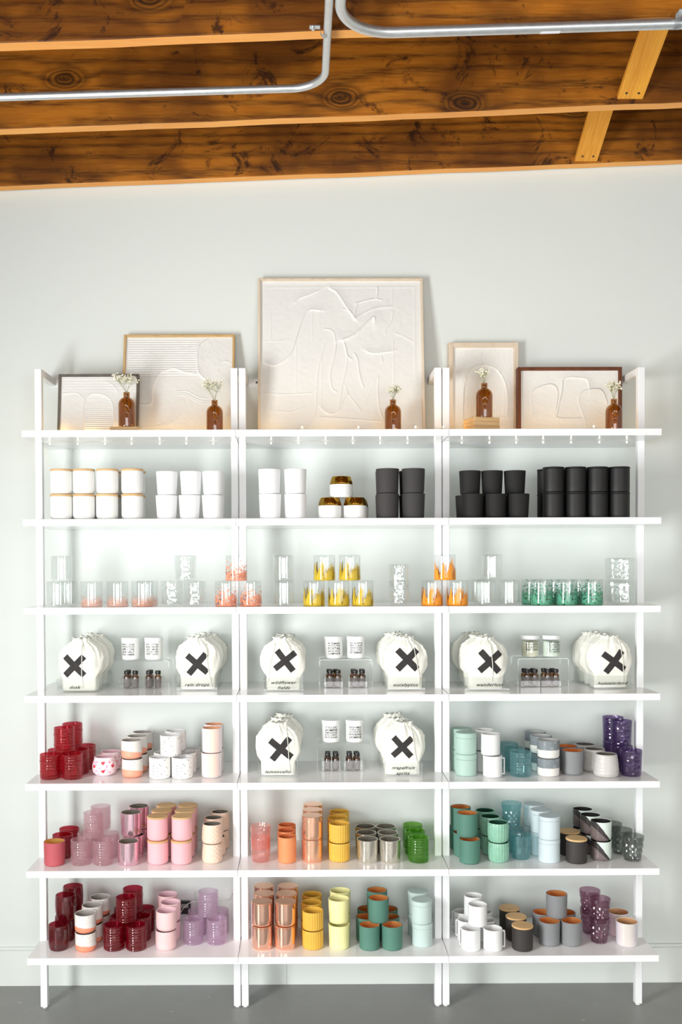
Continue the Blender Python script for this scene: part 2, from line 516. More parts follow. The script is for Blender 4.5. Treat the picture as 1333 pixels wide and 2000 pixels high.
def _halfdip():
    t = NT('diagonal_dipped_glaze'); o = t.obj(); x, y, z = t.sep(o)
    n = t.math('MULTIPLY', t.noise(o, 50, 2), .006)
    a = t.math('GREATER_THAN', t.math('ADD', t.math('MULTIPLY_ADD', x, 1.25, z), n), .044)
    b = t.math('LESS_THAN', t.math('MULTIPLY_ADD', x, .9, z), .022)
    c = t.mix(a, lin((62, 58, 58)), lin((222, 234, 226))); c = t.mix(t.math('MULTIPLY', b, t.math('SUBTRACT', 1.0, a)), c, lin((116, 104, 102)))
    t.bsdf(c, .2); return t.m


M['halfdip'] = _halfdip()
M['dark_inner'] = plain('black_glaze_inside', (48, 46, 46), .25)
# coloured glass
M['g_red'] = tglass('red_ribbed_glass', (192, 28, 50), (204, 36, 50), 0.68, 0.05)
M['g_red_deep'] = tglass('deep_red_ribbed_glass', (158, 8, 40), (180, 18, 40), 0.7, 0.05)
M['g_maroon'] = tglass('maroon_glass', (124, 12, 34), (160, 24, 36), 0.7, 0.05)
M['g_darkred'] = tglass('dark_red_glass', (166, 16, 34), (190, 26, 40), 0.75, 0.08)
M['g_mauve'] = tglass('mauve_ribbed_glass', (236, 206, 212), (232, 202, 208), 0.45, 0.05)
M['g_lilac'] = tglass('lilac_frosted_glass', (234, 214, 232), (228, 204, 226), 0.5, 0.08)
M['g_pink'] = tglass('pink_embossed_glass', (255, 196, 190), (250, 200, 194), 0.4, 0.05, bump='emboss')
M['g_green'] = tglass('leaf_green_glass', (112, 184, 50), (112, 186, 62), 0.55, 0.05)
M['g_teal'] = tglass('teal_glass', (150, 208, 212), (160, 208, 212), 0.42, 0.04)
M['g_purple'] = tglass('violet_embossed_glass', (104, 80, 138), (112, 84, 142), 0.55, 0.05, bump='emboss')
M['g_plum'] = tglass('plum_diamond_glass', (160, 110, 136), (160, 112, 136), 0.35, 0.03)
M['g_smoke'] = tglass('smoke_diamond_glass', (126, 132, 128), (140, 146, 142), 0.28, 0.03)
M['heart_red'] = plain('red_heart_print', (214, 44, 58), .4)
M['heart_pink'] = plain('pink_heart_print', (240, 160, 190), .4)
M['heart_cup'] = speckle('pink_flecked_glaze', (248, 232, 236), (238, 168, 196), sc=110, thr=.2, rough=.25)
M['pink_inner'] = plain('pink_inside', (236, 196, 206), .35)

# ------------------------------------------------------------------ room shell
XL, XR, YF = -2.1, 4.5, -8.5
# joist underside plane z = JZ + JS*x, from where the row of joists meets the wall
pl, pr = on_y(0, 373, -.004), on_y(1333, 320.5, -.004)
JS = (pr.z - pl.z) / (pr.x - pl.x); JZ = pl.z - JS * pl.x


def jz(x): return JZ + JS * x


JH = .29  # joist depth
mb = MB(); mb.box((XL, 0, -.02), (XR, .12, 4.1), 0); tag(mb.build('wall_back', M['wall'], smooth=False), kind='structure')
mb = MB()
for y0, y1, z0, z1 in ((YF, -3.2, -.02, 4.1), (-3.2, -2.24, -.02, .57), (-3.2, -2.24, 2.07, 4.1), (-2.24, .12, -.02, 4.1)):
    mb.box((XL - .12, y0, z0), (XL, y1, z1), 0)
tag(mb.build('wall_left', M['wall'], smooth=False), kind='structure')
mb = MB()
for a, b_, c, d in ((-3.2, -3.16, .57, 2.07), (-2.28, -2.24, .57, 2.07), (-3.16, -2.28, .57, .61), (-3.16, -2.28, 2.03, 2.07)): mb.box((XL - .09, a, c), (XL - .03, b_, d), .002)
tag(mb.build('added_window_3', M['white_steel']), kind='structure')  # unseen frame added around the side key light
mb = MB(); mb.box((XR, YF, -.02), (XR + .12, .12, 4.1), 0); tag(mb.build('wall_right', M['wall'], smooth=False), kind='structure')
mb = MB()  # unseen front wall; its opening is added to hold the fill light
for x0, x1, z0, z1 in ((XL, -1.8, 0, 4.1), (-1.8, 3.6, 0, .45), (-1.8, 3.6, 2.75, 4.1), (3.6, XR, 0, 4.1)):
    mb.box((x0, YF - .12, z0), (x1, YF, z1), 0)
tag(mb.build('wall_front', M['wall'], smooth=False), kind='structure')
for i, (x0, x1, z0, z1) in enumerate(((-1.8, 3.6, .45, 2.75),)):
    mb = MB(); y0, y1 = YF - .09, YF - .03
    for a, b, c, d in ((x0, x0 + .06, z0, z1), (x1 - .06, x1, z0, z1), (x0, x1, z0, z0 + .06), (x0, x1, z1 - .06, z1)):
        mb.box((a, y0, c), (b, y1, d), .002)
    for k in range(1, 5):
        xm = x0 + (x1 - x0) * k / 5; mb.box((xm - .02, y0 + .01, z0), (xm + .02, y1 - .01, z1), .002)
    tag(mb.build('added_window_%d' % (i + 1), M['white_steel']), kind='structure')  # unseen frame added around the front fill light
mb = MB(); mb.box((XL, YF - .12, -.06), (XR, .12, 0), 0); tag(mb.build('floor', M['floor'], smooth=False), kind='structure')
mb = MB(); mb.add([(x, y, jz(x) + JH + dz) for dz in (0, .04) for x, y in ((XL - .1, YF - .1), (XR + .1, YF - .1), (XR + .1, .1), (XL - .1, .1))],
                  [(0, 1, 2, 3), (7, 6, 5, 4), (0, 4, 5, 1), (1, 5, 6, 2), (2, 6, 7, 3), (3, 7, 4, 0)])
tag(mb.build('ceiling', M['ceil'], smooth=False), kind='structure')
BBH = on_y(40, 1851.5, -.016).z
mb = MB(); mb.box((XL, -.016, 0), (XR, 0, BBH - .012), .001); mb.box((XL, -.012, BBH - .012), (XR, 0, BBH), .003)
tag(mb.build('baseboard_back', M['trim']), kind='structure')
mb = MB(); mb.box((-.215, -.0175, 0), (-.213, -.0155, BBH - .012), 0)
tag(mb.build('trim_1', plain('joint_shadow_grey', (190, 194, 190), .8)), kind='structure')


def plane_hit(px, py):
    """point of the joist underside plane seen at a pixel"""
    d = rdir(px, py); t = (JZ + JS * CX - CZ) / (d.z - JS * d.x); return O + d * t


def joist(yfront, yback, sag=0):
    mb = MB(); n = 60; x0, x1 = XL, XR
    vs = []; fs = []
    rnd = random.Random(int(abs(yfront) * 1000) + 3)
    prev = 0
    for i in range(n + 1):
        x = x0 + (x1 - x0) * i / n
        prev = prev * .7 + rnd.uniform(-.0015, .0015)
        for y, z in ((yfront, jz(x) + JH), (yfront, jz(x) + prev + .003), (yfront + .003, jz(x) + prev), (yback - .003, jz(x) + prev), (yback, jz(x) + prev + .003), (yback, jz(x) + JH)):
            vs.append((x, y, z))
    for i in range(n):
        for k in range(5):
            a = i * 6 + k; fs.append((a, a + 1, a + 7, a + 6))
    fs.append((0, 1, 2, 3, 4, 5)); fs.append(tuple(n * 6 + k for k in range(6))[::-1])
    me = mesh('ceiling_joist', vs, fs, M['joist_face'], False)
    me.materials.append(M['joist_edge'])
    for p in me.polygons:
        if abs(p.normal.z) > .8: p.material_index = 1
    o = link('ceiling_joist', me); tag(o, kind='structure'); return o


J = []
yb1 = -.002
yf1 = plane_hit(667, 338).y
J.append((yf1, yb1))
for ya, yb_ in ((238.5, 225.5), (76, 51.5)):
    J.append((plane_hit(667, yb_).y, plane_hit(667, ya).y))
JT = .05
J = [(b - JT, b) for a, b in J]
step = (J[1][1] - J[2][1])
for k in range(1, 9): J.append((J[2][0] - step * k, J[2][1] - step * k))
for a, b in J: joist(a, b)


# diagonal bridging boards nailed between the joists
def bridge(pxa, pya, pxb, pyb, ja, jb, label):
    """lower end on the front face of joist ja, upper end on the back face of joist jb; seen from (pxa,pya) to (pxb,pyb)"""
    E1 = on_y(pxa, pya, J[ja][0])
    best = None
    for i in range(0, 600):
        k = 1 + i * .01; q = on_y(pxa + (pxb - pxa) * k, pya + (pyb - pya) * k, J[jb][1])
        if q.z >= jz(q.x) + JH - .03: best = q; break
    E2 = best or q
    ax = (E2 - E1); L = ax.length; ax.normalize()
    wv = Vector((1, 0, 0)); wv = (wv - ax * wv.dot(ax)).normalized(); nv = ax.cross(wv).normalized()
    if nv.z > 0: nv = -nv
    mb = MB(); mb.box((-.044, -.009, 0), (.044, .009, L), .0015)
    o = mb.build('bridging_board', M['brace'])
    mt = Matrix((wv, nv, ax)).transposed().to_4x4(); mt.translation = E1 - nv * .004
    if mt.determinant() < 0: mt[0][0] *= -1; mt[1][0] *= -1; mt[2][0] *= -1
    o.matrix_world = mt
    tag(o, label, 'wooden board', 'bridging boards between the joists')
    for s in (-.022, .02):
        mb = MB(); mb.tube([(s, .0085, .025), (s, .0105, .025)], .004, 10); mb.build('nail_head', M['screw'], o)


bridge(1145, 314, 1175.5, 214, 0, 1, 'yellowish wooden bridging board by the wall, between the first two ceiling joists')
bridge(1231, 192, 1279, 59, 1, 2, 'yellowish wooden bridging board under the thick conduit, further from the wall')


# electrical conduits running under the joists
def conduit(pix, r, radius, label, x_end=None, straps=(), coupling=None):
    def at(px, py):
        p = plane_hit(px, py); return p
    P = [at(*q) for q in pix]
    # lift onto the plane, lower by the pipe radius
    P = [Vector((p.x, p.y, jz(p.x) - r - .004)) for p in P]
    a, b, c = P
    u1 = Vector((0, -1, 0)); u2 = (c - b).normalized()
    ang = u1.angle(u2); d = radius / math.tan(ang / 2)
    pts = [b + u1 * 3.0]
    st, en = b + u1 * d, b + u2 * d
    cen = b + (u1 + u2).normalized() * (radius / math.sin(ang / 2))
    pts.append(st)
    for i in range(1, 16):
        t = i / 16; v = (st - cen).slerp(en - cen, t) if hasattr(Vector, 'slerp') else st.lerp(en, t) - cen
        pts.append(cen + v.normalized() * radius)
    pts += [en, c, c + u2 * 2.2]
    pts = [p for p in pts if XL < p.x < XR]
    root = empty('electrical_conduit', tuple(b)); bl = b
    mb = MB(); mb.tube([p - bl for p in pts], r, 20); mb.build('pipe', M['galv'], root)
    return root, bl, u1, u2, P


def lowered(px, py, r):
    """pixel of the pipe axis -> point hanging below the joists"""
    d = rdir(px, py); t = (JZ - r - .004 + JS * CX - CZ) / (d.z - JS * d.x); return O + d * t


def conduit_at(pix, r, radius, label):
    global plane_hit
    old = plane_hit
    plane_hit = lambda px, py: lowered(px, py, r)
    res = conduit(pix, r, radius, label); plane_hit = old
    tag(res[0], label, 'pipe', 'electrical conduits under the joists'); return res


def strap(root, bl, p, axis, r):
    """one-hole strap over the pipe, its ear flat against the joist"""
    ax = axis.normalized(); side = ax.cross(Vector((0, 0, 1))).normalized()
    mb = MB(); prof = []
    for i in range(13):
        a = -PI * .5 + PI * 2 * i / 12 if False else PI + PI * i / 12
        prof.append(side * (math.cos(a) * (r + .0015)) + Vector((0, 0, math.sin(a) * (r + .0015))))
    pts = [side * -(r + .0015) + Vector((0, 0, r))] + prof + [side * (r + .0015) + Vector((0, 0, r)), side * (r + .032) + Vector((0, 0, r))]
    vs = []; fs = []
    for q in pts:
        for e in (-1, 1):
            vs.append(p - bl + q + ax * (.009 * e)); vs.append(p - bl + q + ax * (.009 * e) + Vector((0, 0, .0025 if abs(q.z - r) < 1e-6 else .0)))
    n = len(pts)
    for i in range(n - 1):
        a = i * 4; b = a + 4; fs += [(a, a + 2, b + 2, b), (a + 1, b + 1, b + 3, a + 3)]
    mb.add(vs, fs); o = mb.build('strap', M['galv'], root, smooth=False)
    mb = MB(); c = p - bl + side * (r + .022) + Vector((0, 0, r - .001)); mb.tube([c, c + Vector((0, 0, -.006))], .005, 8)
    mb.build('screw', M['galv'], o)


root, bl, u1, u2, P = conduit_at([(639, 10), (634.5, 171), (0, 190)], .0118, .105, 'thin galvanised conduit bending toward the left wall under the joists')
sp = lowered(635, 62, .0118); strap(root, bl, sp, u1, .0118)
root, bl, u1, u2, P = conduit_at([(668, 0), (661, 66.5), (1333, 46)], .0148, .16, 'thick galvanised conduit running right in front of the thin one')
sp = lowered(1322, 46, .0148); strap(root, bl, sp, u2, .0148)
sp = lowered(1075, 54.3, .0148)
mb = MB(); mb.tube([sp - bl - u2 * .028, sp - bl + u2 * .028], .0152, 20); mb.build('sticker', M['sticker'], root)

# ------------------------------------------------------------------ wall shelf units
W, DS, TH = 2.31143, .39528, .02504
YP = .22163; PW = .0265
ZS = [None] + [.26353 + (7 - k) * .31998 for k in range(1, 8)]
UN = ['left', 'middle', 'right']
for u in range(3):
    x0 = -W / 2 + u * W / 3; x1 = x0 + W / 3
    root = empty('wall_shelf_unit', (x0, 0, 0))
    tag(root, ['white wall-mounted shelf unit holding red, pink and lilac cups, at left', 'white wall-mounted shelf unit between two others, under the large square plaster picture',
               'white wall-mounted shelf unit holding teal, grey and smoky cups, at right'][u], 'shelf unit', 'white shelf units along the wall')
    g = .0008
    for s, xa in ((0, g), (1, W / 3 - PW - g)):
        # thin reveal between neighbours
        xa = xa + (.0012 if s == 0 else -.0012)
        mb = MB(); mb.box((xa, -YP, 0.006), (xa + PW, -YP + PW, 2.438), .0015); mb.build('post', M['white_steel'], root)
        mb = MB(); mb.lathe([(0, 0), (.009, 0), (.009, .005), (0, .006)], 16, cx=xa + PW / 2, cy=-YP + PW / 2); mb.build('foot', M['white_cap'], root)
        mb = MB(); mb.box((xa, -YP + PW, 2.438 - PW), (xa + PW, -.003, 2.438), .0015); mb.build('top_rail', M['white_steel'], root)
        xq = xa + PW if s == 0 else xa - .055
        mb = MB(); mb.box((xq if s == 0 else xq, -.0035, 2.438 - .032), (xq + .055, 0, 2.438), .0005); pt = mb.build('wall_plate', M['white_steel'], root)
        mb = MB(); mb.tube([(xq + (.032 if s == 0 else .023), -.0065, 2.422), (xq + (.032 if s == 0 else .023), -.003, 2.422)], .0045, 12); mb.build('screw', M['screw'], pt)
    for k in range(1, 8):
        mb = MB(); z = ZS[k]; pz = .0004
        mb.box((.0006, -DS, z - TH), (W / 3 - .0006, -YP - pz, z), .0012)
        mb.box((.0006 + PW + .002, -YP - pz - .002, z - TH + .0002), (W / 3 - PW - .0026, -.001, z - .00002), 0.0002)
        mb.box((.0008, -YP + PW + .0005, z - TH + .0002), (PW + .0036, -.001, z - .00002), .0002)
        mb.box((W / 3 - PW - .0036, -YP + PW + .0005, z - TH + .0002), (W / 3 - .0008, -.001, z - .00002), .0002)
        mb.build('shelf_board', M['white_lacquer'], root)

# ------------------------------------------------------------------ vessels
RN = random.Random(7)


def cup(R, h, wall=.0032, base=.006, cr=.006, nz=14, n=48, fr=None, split=False, inner=True):
    """R(t) outer radius at height t*h; returns outer MB (and the inner MB when split)"""
    prof = [(0, 0), (R(0) - cr, 0)]
    for a in (30, 60): prof.append((R(0) - cr + cr * math.sin(math.radians(a)), cr - cr * math.cos(math.radians(a))))
    i0 = len(prof)
    for i in range(nz + 1):
        z = cr + (h - cr - .001) * i / nz; prof.append((R(z / h), z))
    i1 = len(prof)
    rt_ = R(1); prof += [(rt_ - wall * .3, h), (rt_ - wall * .7, h)]
    ip = [(rt_ - wall, h - .001)]
    for i in range(1, 6):
        z = h - (h - base) * i / 5; ip.append((max(.003, R(z / h) - wall - (.002 if i == 5 else 0)), z))
    ip.append((0, base))
    f = (lambda a, z, r, i: fr(a, z, r) if i0 <= i < i1 else r) if fr else None
    mb = MB()
    if not inner:
        mb.lathe(prof + [(0, h)], n, f); return mb
    if split:
        mb.lathe(prof + [ip[0]], n, f); mi = MB(); mi.lathe(ip, n); return mb, mi
    mb.lathe(prof + ip, n, f); return mb


def disc(r, z0, z1, bev=.0012, n=48):
    mb = MB(); mb.lathe([(0, z0), (r - bev, z0), (r, z0 + bev), (r, z1 - bev), (r - bev, z1), (0, z1)], n); return mb


lerp = lambda a, b, t: a + (b - a) * t
rib = lambda p, d: (lambda a, z, r: r + d * math.sin(2 * PI * z / p))


def ribbed(a, z, r):
    r += .0007 * math.sin(2 * PI * z / .0050)
    for zb in (.3, .72):
        if abs(z / .09 - zb) < .035: r += .0012 * max(0, math.cos(a * 36))
    return r


def diamond(n, p, d):
    def f(a, z, r):
        u = a * n / (2 * PI); v = z / p
        t = lambda q: abs((q % 1) - .5) * 2
        return r - d * max(t(u + v), t(u - v)) * min(1, max(0, (.080 - z) / .01))
    return f


def pleat(n, d): return lambda a, z, r: r + d * abs(math.sin(a * n / 2)) - d


K = {}


def kind(name, obname, cat, h, parts, pitch=None):
    """parts: list of (part name, MB, material, [label])"""
    K[name] = dict(ob=obname, cat=cat, h=h, pitch=pitch or h, parts=[(p[0], p[1].mesh(p[0], M[p[2]], True, 9 if name in ('plum', 'smoke', 'teal_facet') else 40), p[3] if len(p) > 3 else None) for p in parts])


def put(kn, loc, label, group, rz=None):
    k = K[kn]; rz = (0.0 if kn in ('mug', 'halfdip') else RN.uniform(-.5, .5)) if rz is None else rz
    P_ = k['parts']
    if len(P_) == 1:
        me = P_[0][1]; o = link(k['ob'], me, None, loc, rz)
    else:
        o = empty(k['ob'], loc, rz)
        for pn, me, lb in P_:
            c = link(pn, me, o)
            if lb: c['label'] = lb
    tag(o, label, k['cat'], group); return o


# simple cups
def simple(name, obname, cat, rb, rt_, h, mat, pitch=None, lining=None, belly=0, cr=.006, fr=None, nz=14, n=48, wall=.0032, base=.006):
    R = lambda t: lerp(rb, rt_, t) + belly * 4 * t * (1 - t)
    if lining:
        a, b = cup(R, h, wall, base, cr, nz, n, fr, True)
        kind(name, obname, cat, h, [('cup_body', a, mat), ('lining', b, lining)], pitch)
    else:
        kind(name, obname, cat, h, [('cup_body', cup(R, h, wall, base, cr, nz, n, fr), mat)], pitch)


def lidded(name, obname, cat, r, h, mat, lid, lidh, lidmat, cr=.006, over=0.0, pitch=None, rt_=None):
    rt_ = rt_ or r
    body = cup(lambda t: lerp(r, rt_, t), h - lidh, cr=cr, nz=4, inner=False)
    kind(name, obname, cat, h, [('jar_body', body, mat), ('lid', disc(rt_ + over, h - lidh + .0003, h, .0015), lidmat)], pitch)


lidded('bamboo_white', 'candle_jar', 'jar', .0400, .0915, 'white_jar', 1, .0075, 'bamboo', .014, .0004)
simple('white_taper', 'candle_tumbler', 'cup', .0345, .0398, .0865, 'matte_white')
simple('white_wide', 'candle_tumbler', 'cup', .0375, .0408, .0900, 'matte_white')
# white jar whose shoulder is dipped in gold
_R = lambda t: .0425 if t < .62 else .0425 - .0075 * ((t - .62) / .38) ** 1.6
_prof = lambda a, b: [(_R(a + (b - a) * i / 10), .076 * (a + (b - a) * i / 10)) for i in range(11)]
_b = MB(); _b.lathe([(0, 0), (.039, 0), (.0415, .003)] + _prof(.07, .62))
_g = MB(); _g.lathe([(r + .0002, z) for r, z in _prof(.62, 1)] + [(.034, .0768), (.0325, .076), (.034, .05), (.034, .046), (0, .046)])
kind('gold_jar', 'candle_jar', 'jar', .0768, [('jar_body', _b, 'white_glaze'), ('gold_shoulder', _g, 'gold')])
simple('charcoal', 'candle_tumbler', 'cup', .0390, .0425, .0905, 'charcoal')
simple('black_taper', 'candle_tumbler', 'cup', .0355, .0400, .0880, 'black_matte')
lidded('black_tin', 'candle_tin', 'tin', .0378, .0925, 'black_tin', 1, .006, 'black_tin', .004, .0012)
# drinking glasses


def rocks(name, mat, r=.0395, h=.0935, tex=None, rt_=None, base=.011):
    rt_ = rt_ or r
    simple(name, 'drinking_glass', 'glass', r, rt_, h, mat, cr=.004, wall=.0022, base=base, fr=tex, nz=20 if tex else 8)


rocks('g_clear', 'clear'); rocks('g_peachb', 'pr_peach'); rocks('g_coral', 'pr_coral'); rocks('g_gold', 'pr_gold'); rocks('g_amber', 'pr_amber'); rocks('g_leaf', 'pr_green', base=.004)
rocks('g_texture', 'clear_tex', .036, .0935, None, .041)
rocks('g_textstraight', 'clear_tex', .0375, .0860, None, .0395)
# colourful cups
simple('red', 'ribbed_tumbler', 'cup', .0375, .0378, .0920, 'g_red', fr=ribbed, nz=76, n=72)
simple('deepred', 'ribbed_tumbler', 'cup', .0372, .0378, .0920, 'g_red_deep', fr=ribbed, nz=76, n=72)
simple('mauve', 'ribbed_tumbler', 'cup', .0375, .0378, .0920, 'g_mauve', fr=ribbed, nz=76, n=72)
simple('lilac', 'ribbed_tumbler', 'cup', .0375, .0378, .0920, 'g_lilac', fr=ribbed, nz=76, n=72, base=.010)
simple('green_rib', 'ribbed_tumbler', 'cup', .0378, .0385, .0920, 'g_green', fr=ribbed, nz=76, n=72)
simple('teal_rib', 'ribbed_tumbler', 'cup', .0385, .0400, .0900, 'g_teal', fr=ribbed, nz=76, n=72)
simple('darkred', 'votive_cup', 'cup', .0375, .0385, .0870, 'g_darkred')
simple('rose_gold', 'votive_cup', 'cup', .0375, .0392, .0870, 'rose_matte', lining='gold_inner')
simple('maroon', 'diamond_tumbler', 'cup', .0345, .0375, .0930, 'g_maroon', belly=.0035, fr=diamond(24, .0075, .0008), nz=64, n=96)
simple('plum', 'diamond_tumbler', 'cup', .0300, .0400, .0930, 'g_plum', belly=.002, fr=diamond(9, .023, .0042), nz=40, n=72, pitch=.074)
simple('smoke', 'diamond_tumbler', 'cup', .0320, .0420, .0930, 'g_smoke', belly=.002, fr=diamond(9, .023, .0042), nz=40, n=72)
simple('teal_dia', 'diamond_tumbler', 'cup', .0345, .0410, .0900, 'g_teal', fr=diamond(24, .0075, .0009), nz=60, n=96)
simple('teal_facet', 'diamond_tumbler', 'cup', .0330, .0400, .0930, 'g_teal', fr=diamond(9, .023, .0038), nz=40, n=72)
simple('purple', 'embossed_tumbler', 'cup', .0370, .0405, .0960, 'g_purple', nz=20)
simple('pink_emboss', 'embossed_tumbler', 'cup', .0340, .0378, .0900, 'g_pink', nz=20, pitch=.045, wall=.0016)
simple('speckled', 'ceramic_cup', 'cup', .0392, .0396, .0790, 'speck', lining='matte_white', cr=.008)
simple('coral1', 'ceramic_cup', 'cup', .0385, .0392, .0690, 'coral_dip', lining='grey_inner', cr=.014)
simple('coral2', 'ceramic_cup', 'cup', .0385, .0392, .0690, 'coral_dip2', lining='grey_inner', cr=.014)
simple('irid_peach', 'lustre_cup', 'cup', .0375, .0380, .0920, 'irid_peach', lining='peach_inner', cr=.009)
simple('irid_cream', 'lustre_cup', 'cup', .0392, .0405, .0880, 'irid_cream', lining='irid_inner', cr=.006)
simple('grey_copper', 'votive_cup', 'cup', .0380, .0400, .0890, 'grey_matte', lining='copper_inner')
simple('green_copper', 'votive_cup', 'cup', .0378, .0392, .0885, 'green_matte', lining='copper_inner')
simple('grey_white', 'ceramic_cup', 'cup', .0405, .0420, .0670, 'grey_dip', lining='slate_inner', cr=.008)
simple('quilt_beige', 'quilted_cup', 'cup', .0385, .0350, .0720, 'quilt_beige', lining='pottery_inner', belly=.002, fr=diamond(14, .016, .0022), nz=36, n=84, cr=.012)
simple('quilt_pink', 'quilted_cup', 'cup', .0375, .0390, .0720, 'quilt_pink', lining='pink_inner', belly=.001, fr=diamond(24, .009, .0014), nz=50, n=96, cr=.012)
simple('orange', 'ceramic_cup', 'cup', .0338, .0345, .0960, 'orange_cer', lining='orange_inner')
simple('mustard', 'fluted_cup', 'cup', .0390, .0392, .0700, 'mustard', fr=pleat(26, .0016), n=156, nz=6, cr=.009)
simple('yellow', 'ceramic_cup', 'cup', .0375, .0400, .0880, 'pale_yellow', lining='pale_yellow')
simple('mercury', 'votive_cup', 'cup', .0385, .0398, .0850, 'mercury', lining='mercury')
simple('pink_chrome', 'votive_cup', 'cup', .0382, .0395, .0870, 'pink_chrome', lining='mercury')
simple('pleated', 'pleated_cup', 'cup', .0345, .0375, .0730, 'pleat_green', lining='pleat_inner', belly=.0035, fr=pleat(22, .0014), n=132, nz=14, cr=.008)
simple('halfdip', 'ceramic_cup', 'cup', .0375, .0385, .0730, 'halfdip', lining='dark_inner', cr=.013)
simple('pottery', 'pottery_cup', 'cup', .0455, .0385, .0830, 'pottery', lining='pottery_inner', belly=.003, fr=rib(.012, .0006), nz=30, cr=.010)
lidded('pink_bamboo', 'candle_jar', 'jar', .0388, .0890, 'pink_gloss', 1, .0065, 'bamboo', .013, .0008)
lidded('dark_bamboo', 'candle_jar', 'jar', .0385, .0900, 'dark_matte', 1, .0075, 'bamboo', .006, .001)
lidded('sage_tin', 'candle_tin', 'tin', .0392, .0800, 'sage', 1, .020, 'sage', .004, .0006)
lidded('palesage_tin', 'candle_tin', 'tin', .0382, .0850, 'sage_pale', 1, .018, 'sage_pale', .004, .0006)
lidded('blue_tin', 'candle_tin', 'tin', .0392, .0850, 'blue_grey', 1, .016, 'blue_grey', .004, .0006)
lidded('copper_tin', 'candle_tin', 'tin', .0378, .0860, 'copper_soft', 1, .018, 'copper_soft', .004, .0006)
lidded('copper_jar', 'candle_tin', 'tin', .0392, .0880, 'copper', 1, .006, 'copper_soft', .010, .0003)
# mug with a flat strap handle
_mb = cup(lambda t: .0355, .0790, cr=.006)
_h = MB()
for z0, z1, x0, x1 in ((.008, .071, .0415, .0455), (.066, .071, .034, .0455), (.008, .013, .034, .0455)): _h.box((x0, -.006, z0), (x1, .006, z1), .002)
kind('mug', 'ceramic_mug', 'mug', .0790, [('mug_body', _mb, 'white_glaze'), ('handle', _h, 'white_glaze')])
# heart candle cup
_R = lambda t: .0385 + .0075 * math.sin(PI * min(1, t * 1.15)) ** .8 * (1 if t < .87 else 1)
_a, _i = cup(_R, .070, cr=.012, split=True, nz=16)


def heart(cx_, cz_, s, rot):
    pts = []
    for i in range(24):
        a = 2 * PI * i / 24; x = 16 * math.sin(a) ** 3; z = 13 * math.cos(a) - 5 * math.cos(2 * a) - 2 * math.cos(3 * a) - math.cos(4 * a)
        x, z = x * s / 16, z * s / 16
        pts.append((x * math.cos(rot) - z * math.sin(rot), x * math.sin(rot) + z * math.cos(rot)))
    vs = []
    for q in [(0, 0)] + [(x * .5, z * .5) for x, z in pts] + pts:
        zz = cz_ + q[1]; r = _R(min(1, max(0, zz / .070))) + .0006; a = cx_ + q[0] / r; vs.append((r * math.sin(a), -r * math.cos(a), zz))
    fs = [(0, 1 + i, 1 + (i + 1) % 24) for i in range(24)] + [(1 + i, 25 + i, 25 + (i + 1) % 24, 1 + (i + 1) % 24) for i in range(24)]
    return vs, fs


_hr, _hp = MB(), MB(); _rr = random.Random(5)
for _k in range(11):
    for _j, _z in enumerate((.020, .036, .052)):
        _t = _hr if (_k * 3 + _j) % 4 == 0 else _hp
        _t.add(*heart(_k * 2 * PI / 11 + _j * .28, _z + _rr.uniform(-.003, .003), .0075 if _t is _hr else .0045, _rr.uniform(-.4, .4)))
kind('heart', 'heart_print_cup', 'cup', .070, [('cup_body', _a, 'heart_cup'), ('lining', _i, 'pink_inner'), ('red_heart_pattern', _hr, 'heart_red'), ('pink_heart_pattern', _hp, 'heart_pink')])

WORD = {'U': 'upper', 'L': 'lower', 'F': 'front', 'M': 'middle', 'B': 'rear', 'l': 'at left', 'r': 'at right', 'c': 'in centre', '1': 'first from left', '2': 'second from left',
        '3': 'third from left', '4': 'fourth from left', 'T': 'topmost', 'S': 'single'}
SHN = [None, 'top shelf', 'second shelf', 'third shelf', 'fourth shelf', 'fifth shelf', 'sixth shelf', 'bottom shelf']


def label_of(desc, code, shelf):
    return desc + ', ' + ' '.join(WORD[c] for c in code) + ', ' + SHN[shelf]


def cluster(kn, desc, shelf, items, yb=None, yc=None):
    """items: (pixel x, steps back in metres, level, code[, own pixel y of the base front])"""
    k = K[kn]; r = max(v.co.x for v in k['parts'][0][1].vertices); z = ZS[shelf]
    for it in items:
        cx, back, lv, code = it[:4]
        knn = it[4] if len(it) > 4 else kn
        y0 = (on_z(cx, yb, z).y + r if yc is None else yc) + back
        zz = z + lv * k['pitch'] + .0002 + lv * .0003
        py = 1099 + (CZ - zz) * F / (y0 - CY)
        p = on_y(cx, py, y0)
        rzz = None if kn != 'mug' or code in ('LFr', 'LF') else (PI * .62 if code[0] == 'U' else PI * .8)
        put(knn, (p.x, y0, zz), label_of(desc, code, shelf), desc.split(',')[0] + ' on the ' + SHN[shelf], rzz)


def grid(kn, desc, shelf, cols, yb=None, yc=None, rows=(('F', 0),), levels='LU', pick=None):
    """cols: per row a list of pixel x; every stack has the given levels"""
    for ri, (rc, back) in enumerate(rows):
        xs = cols[ri]
        for ci, cx in enumerate(xs):
            for lv, lc in enumerate(levels):
                x = cx[lv] if isinstance(cx, tuple) else cx
                if x is None: continue
                n = len(xs); code = lc + rc + ('' if n == 1 else ('l' if ci == 0 else 'r') if n == 2 else str(ci + 1))
                cluster(kn, desc, shelf, [(x, back, lv, code)], yb, yc)


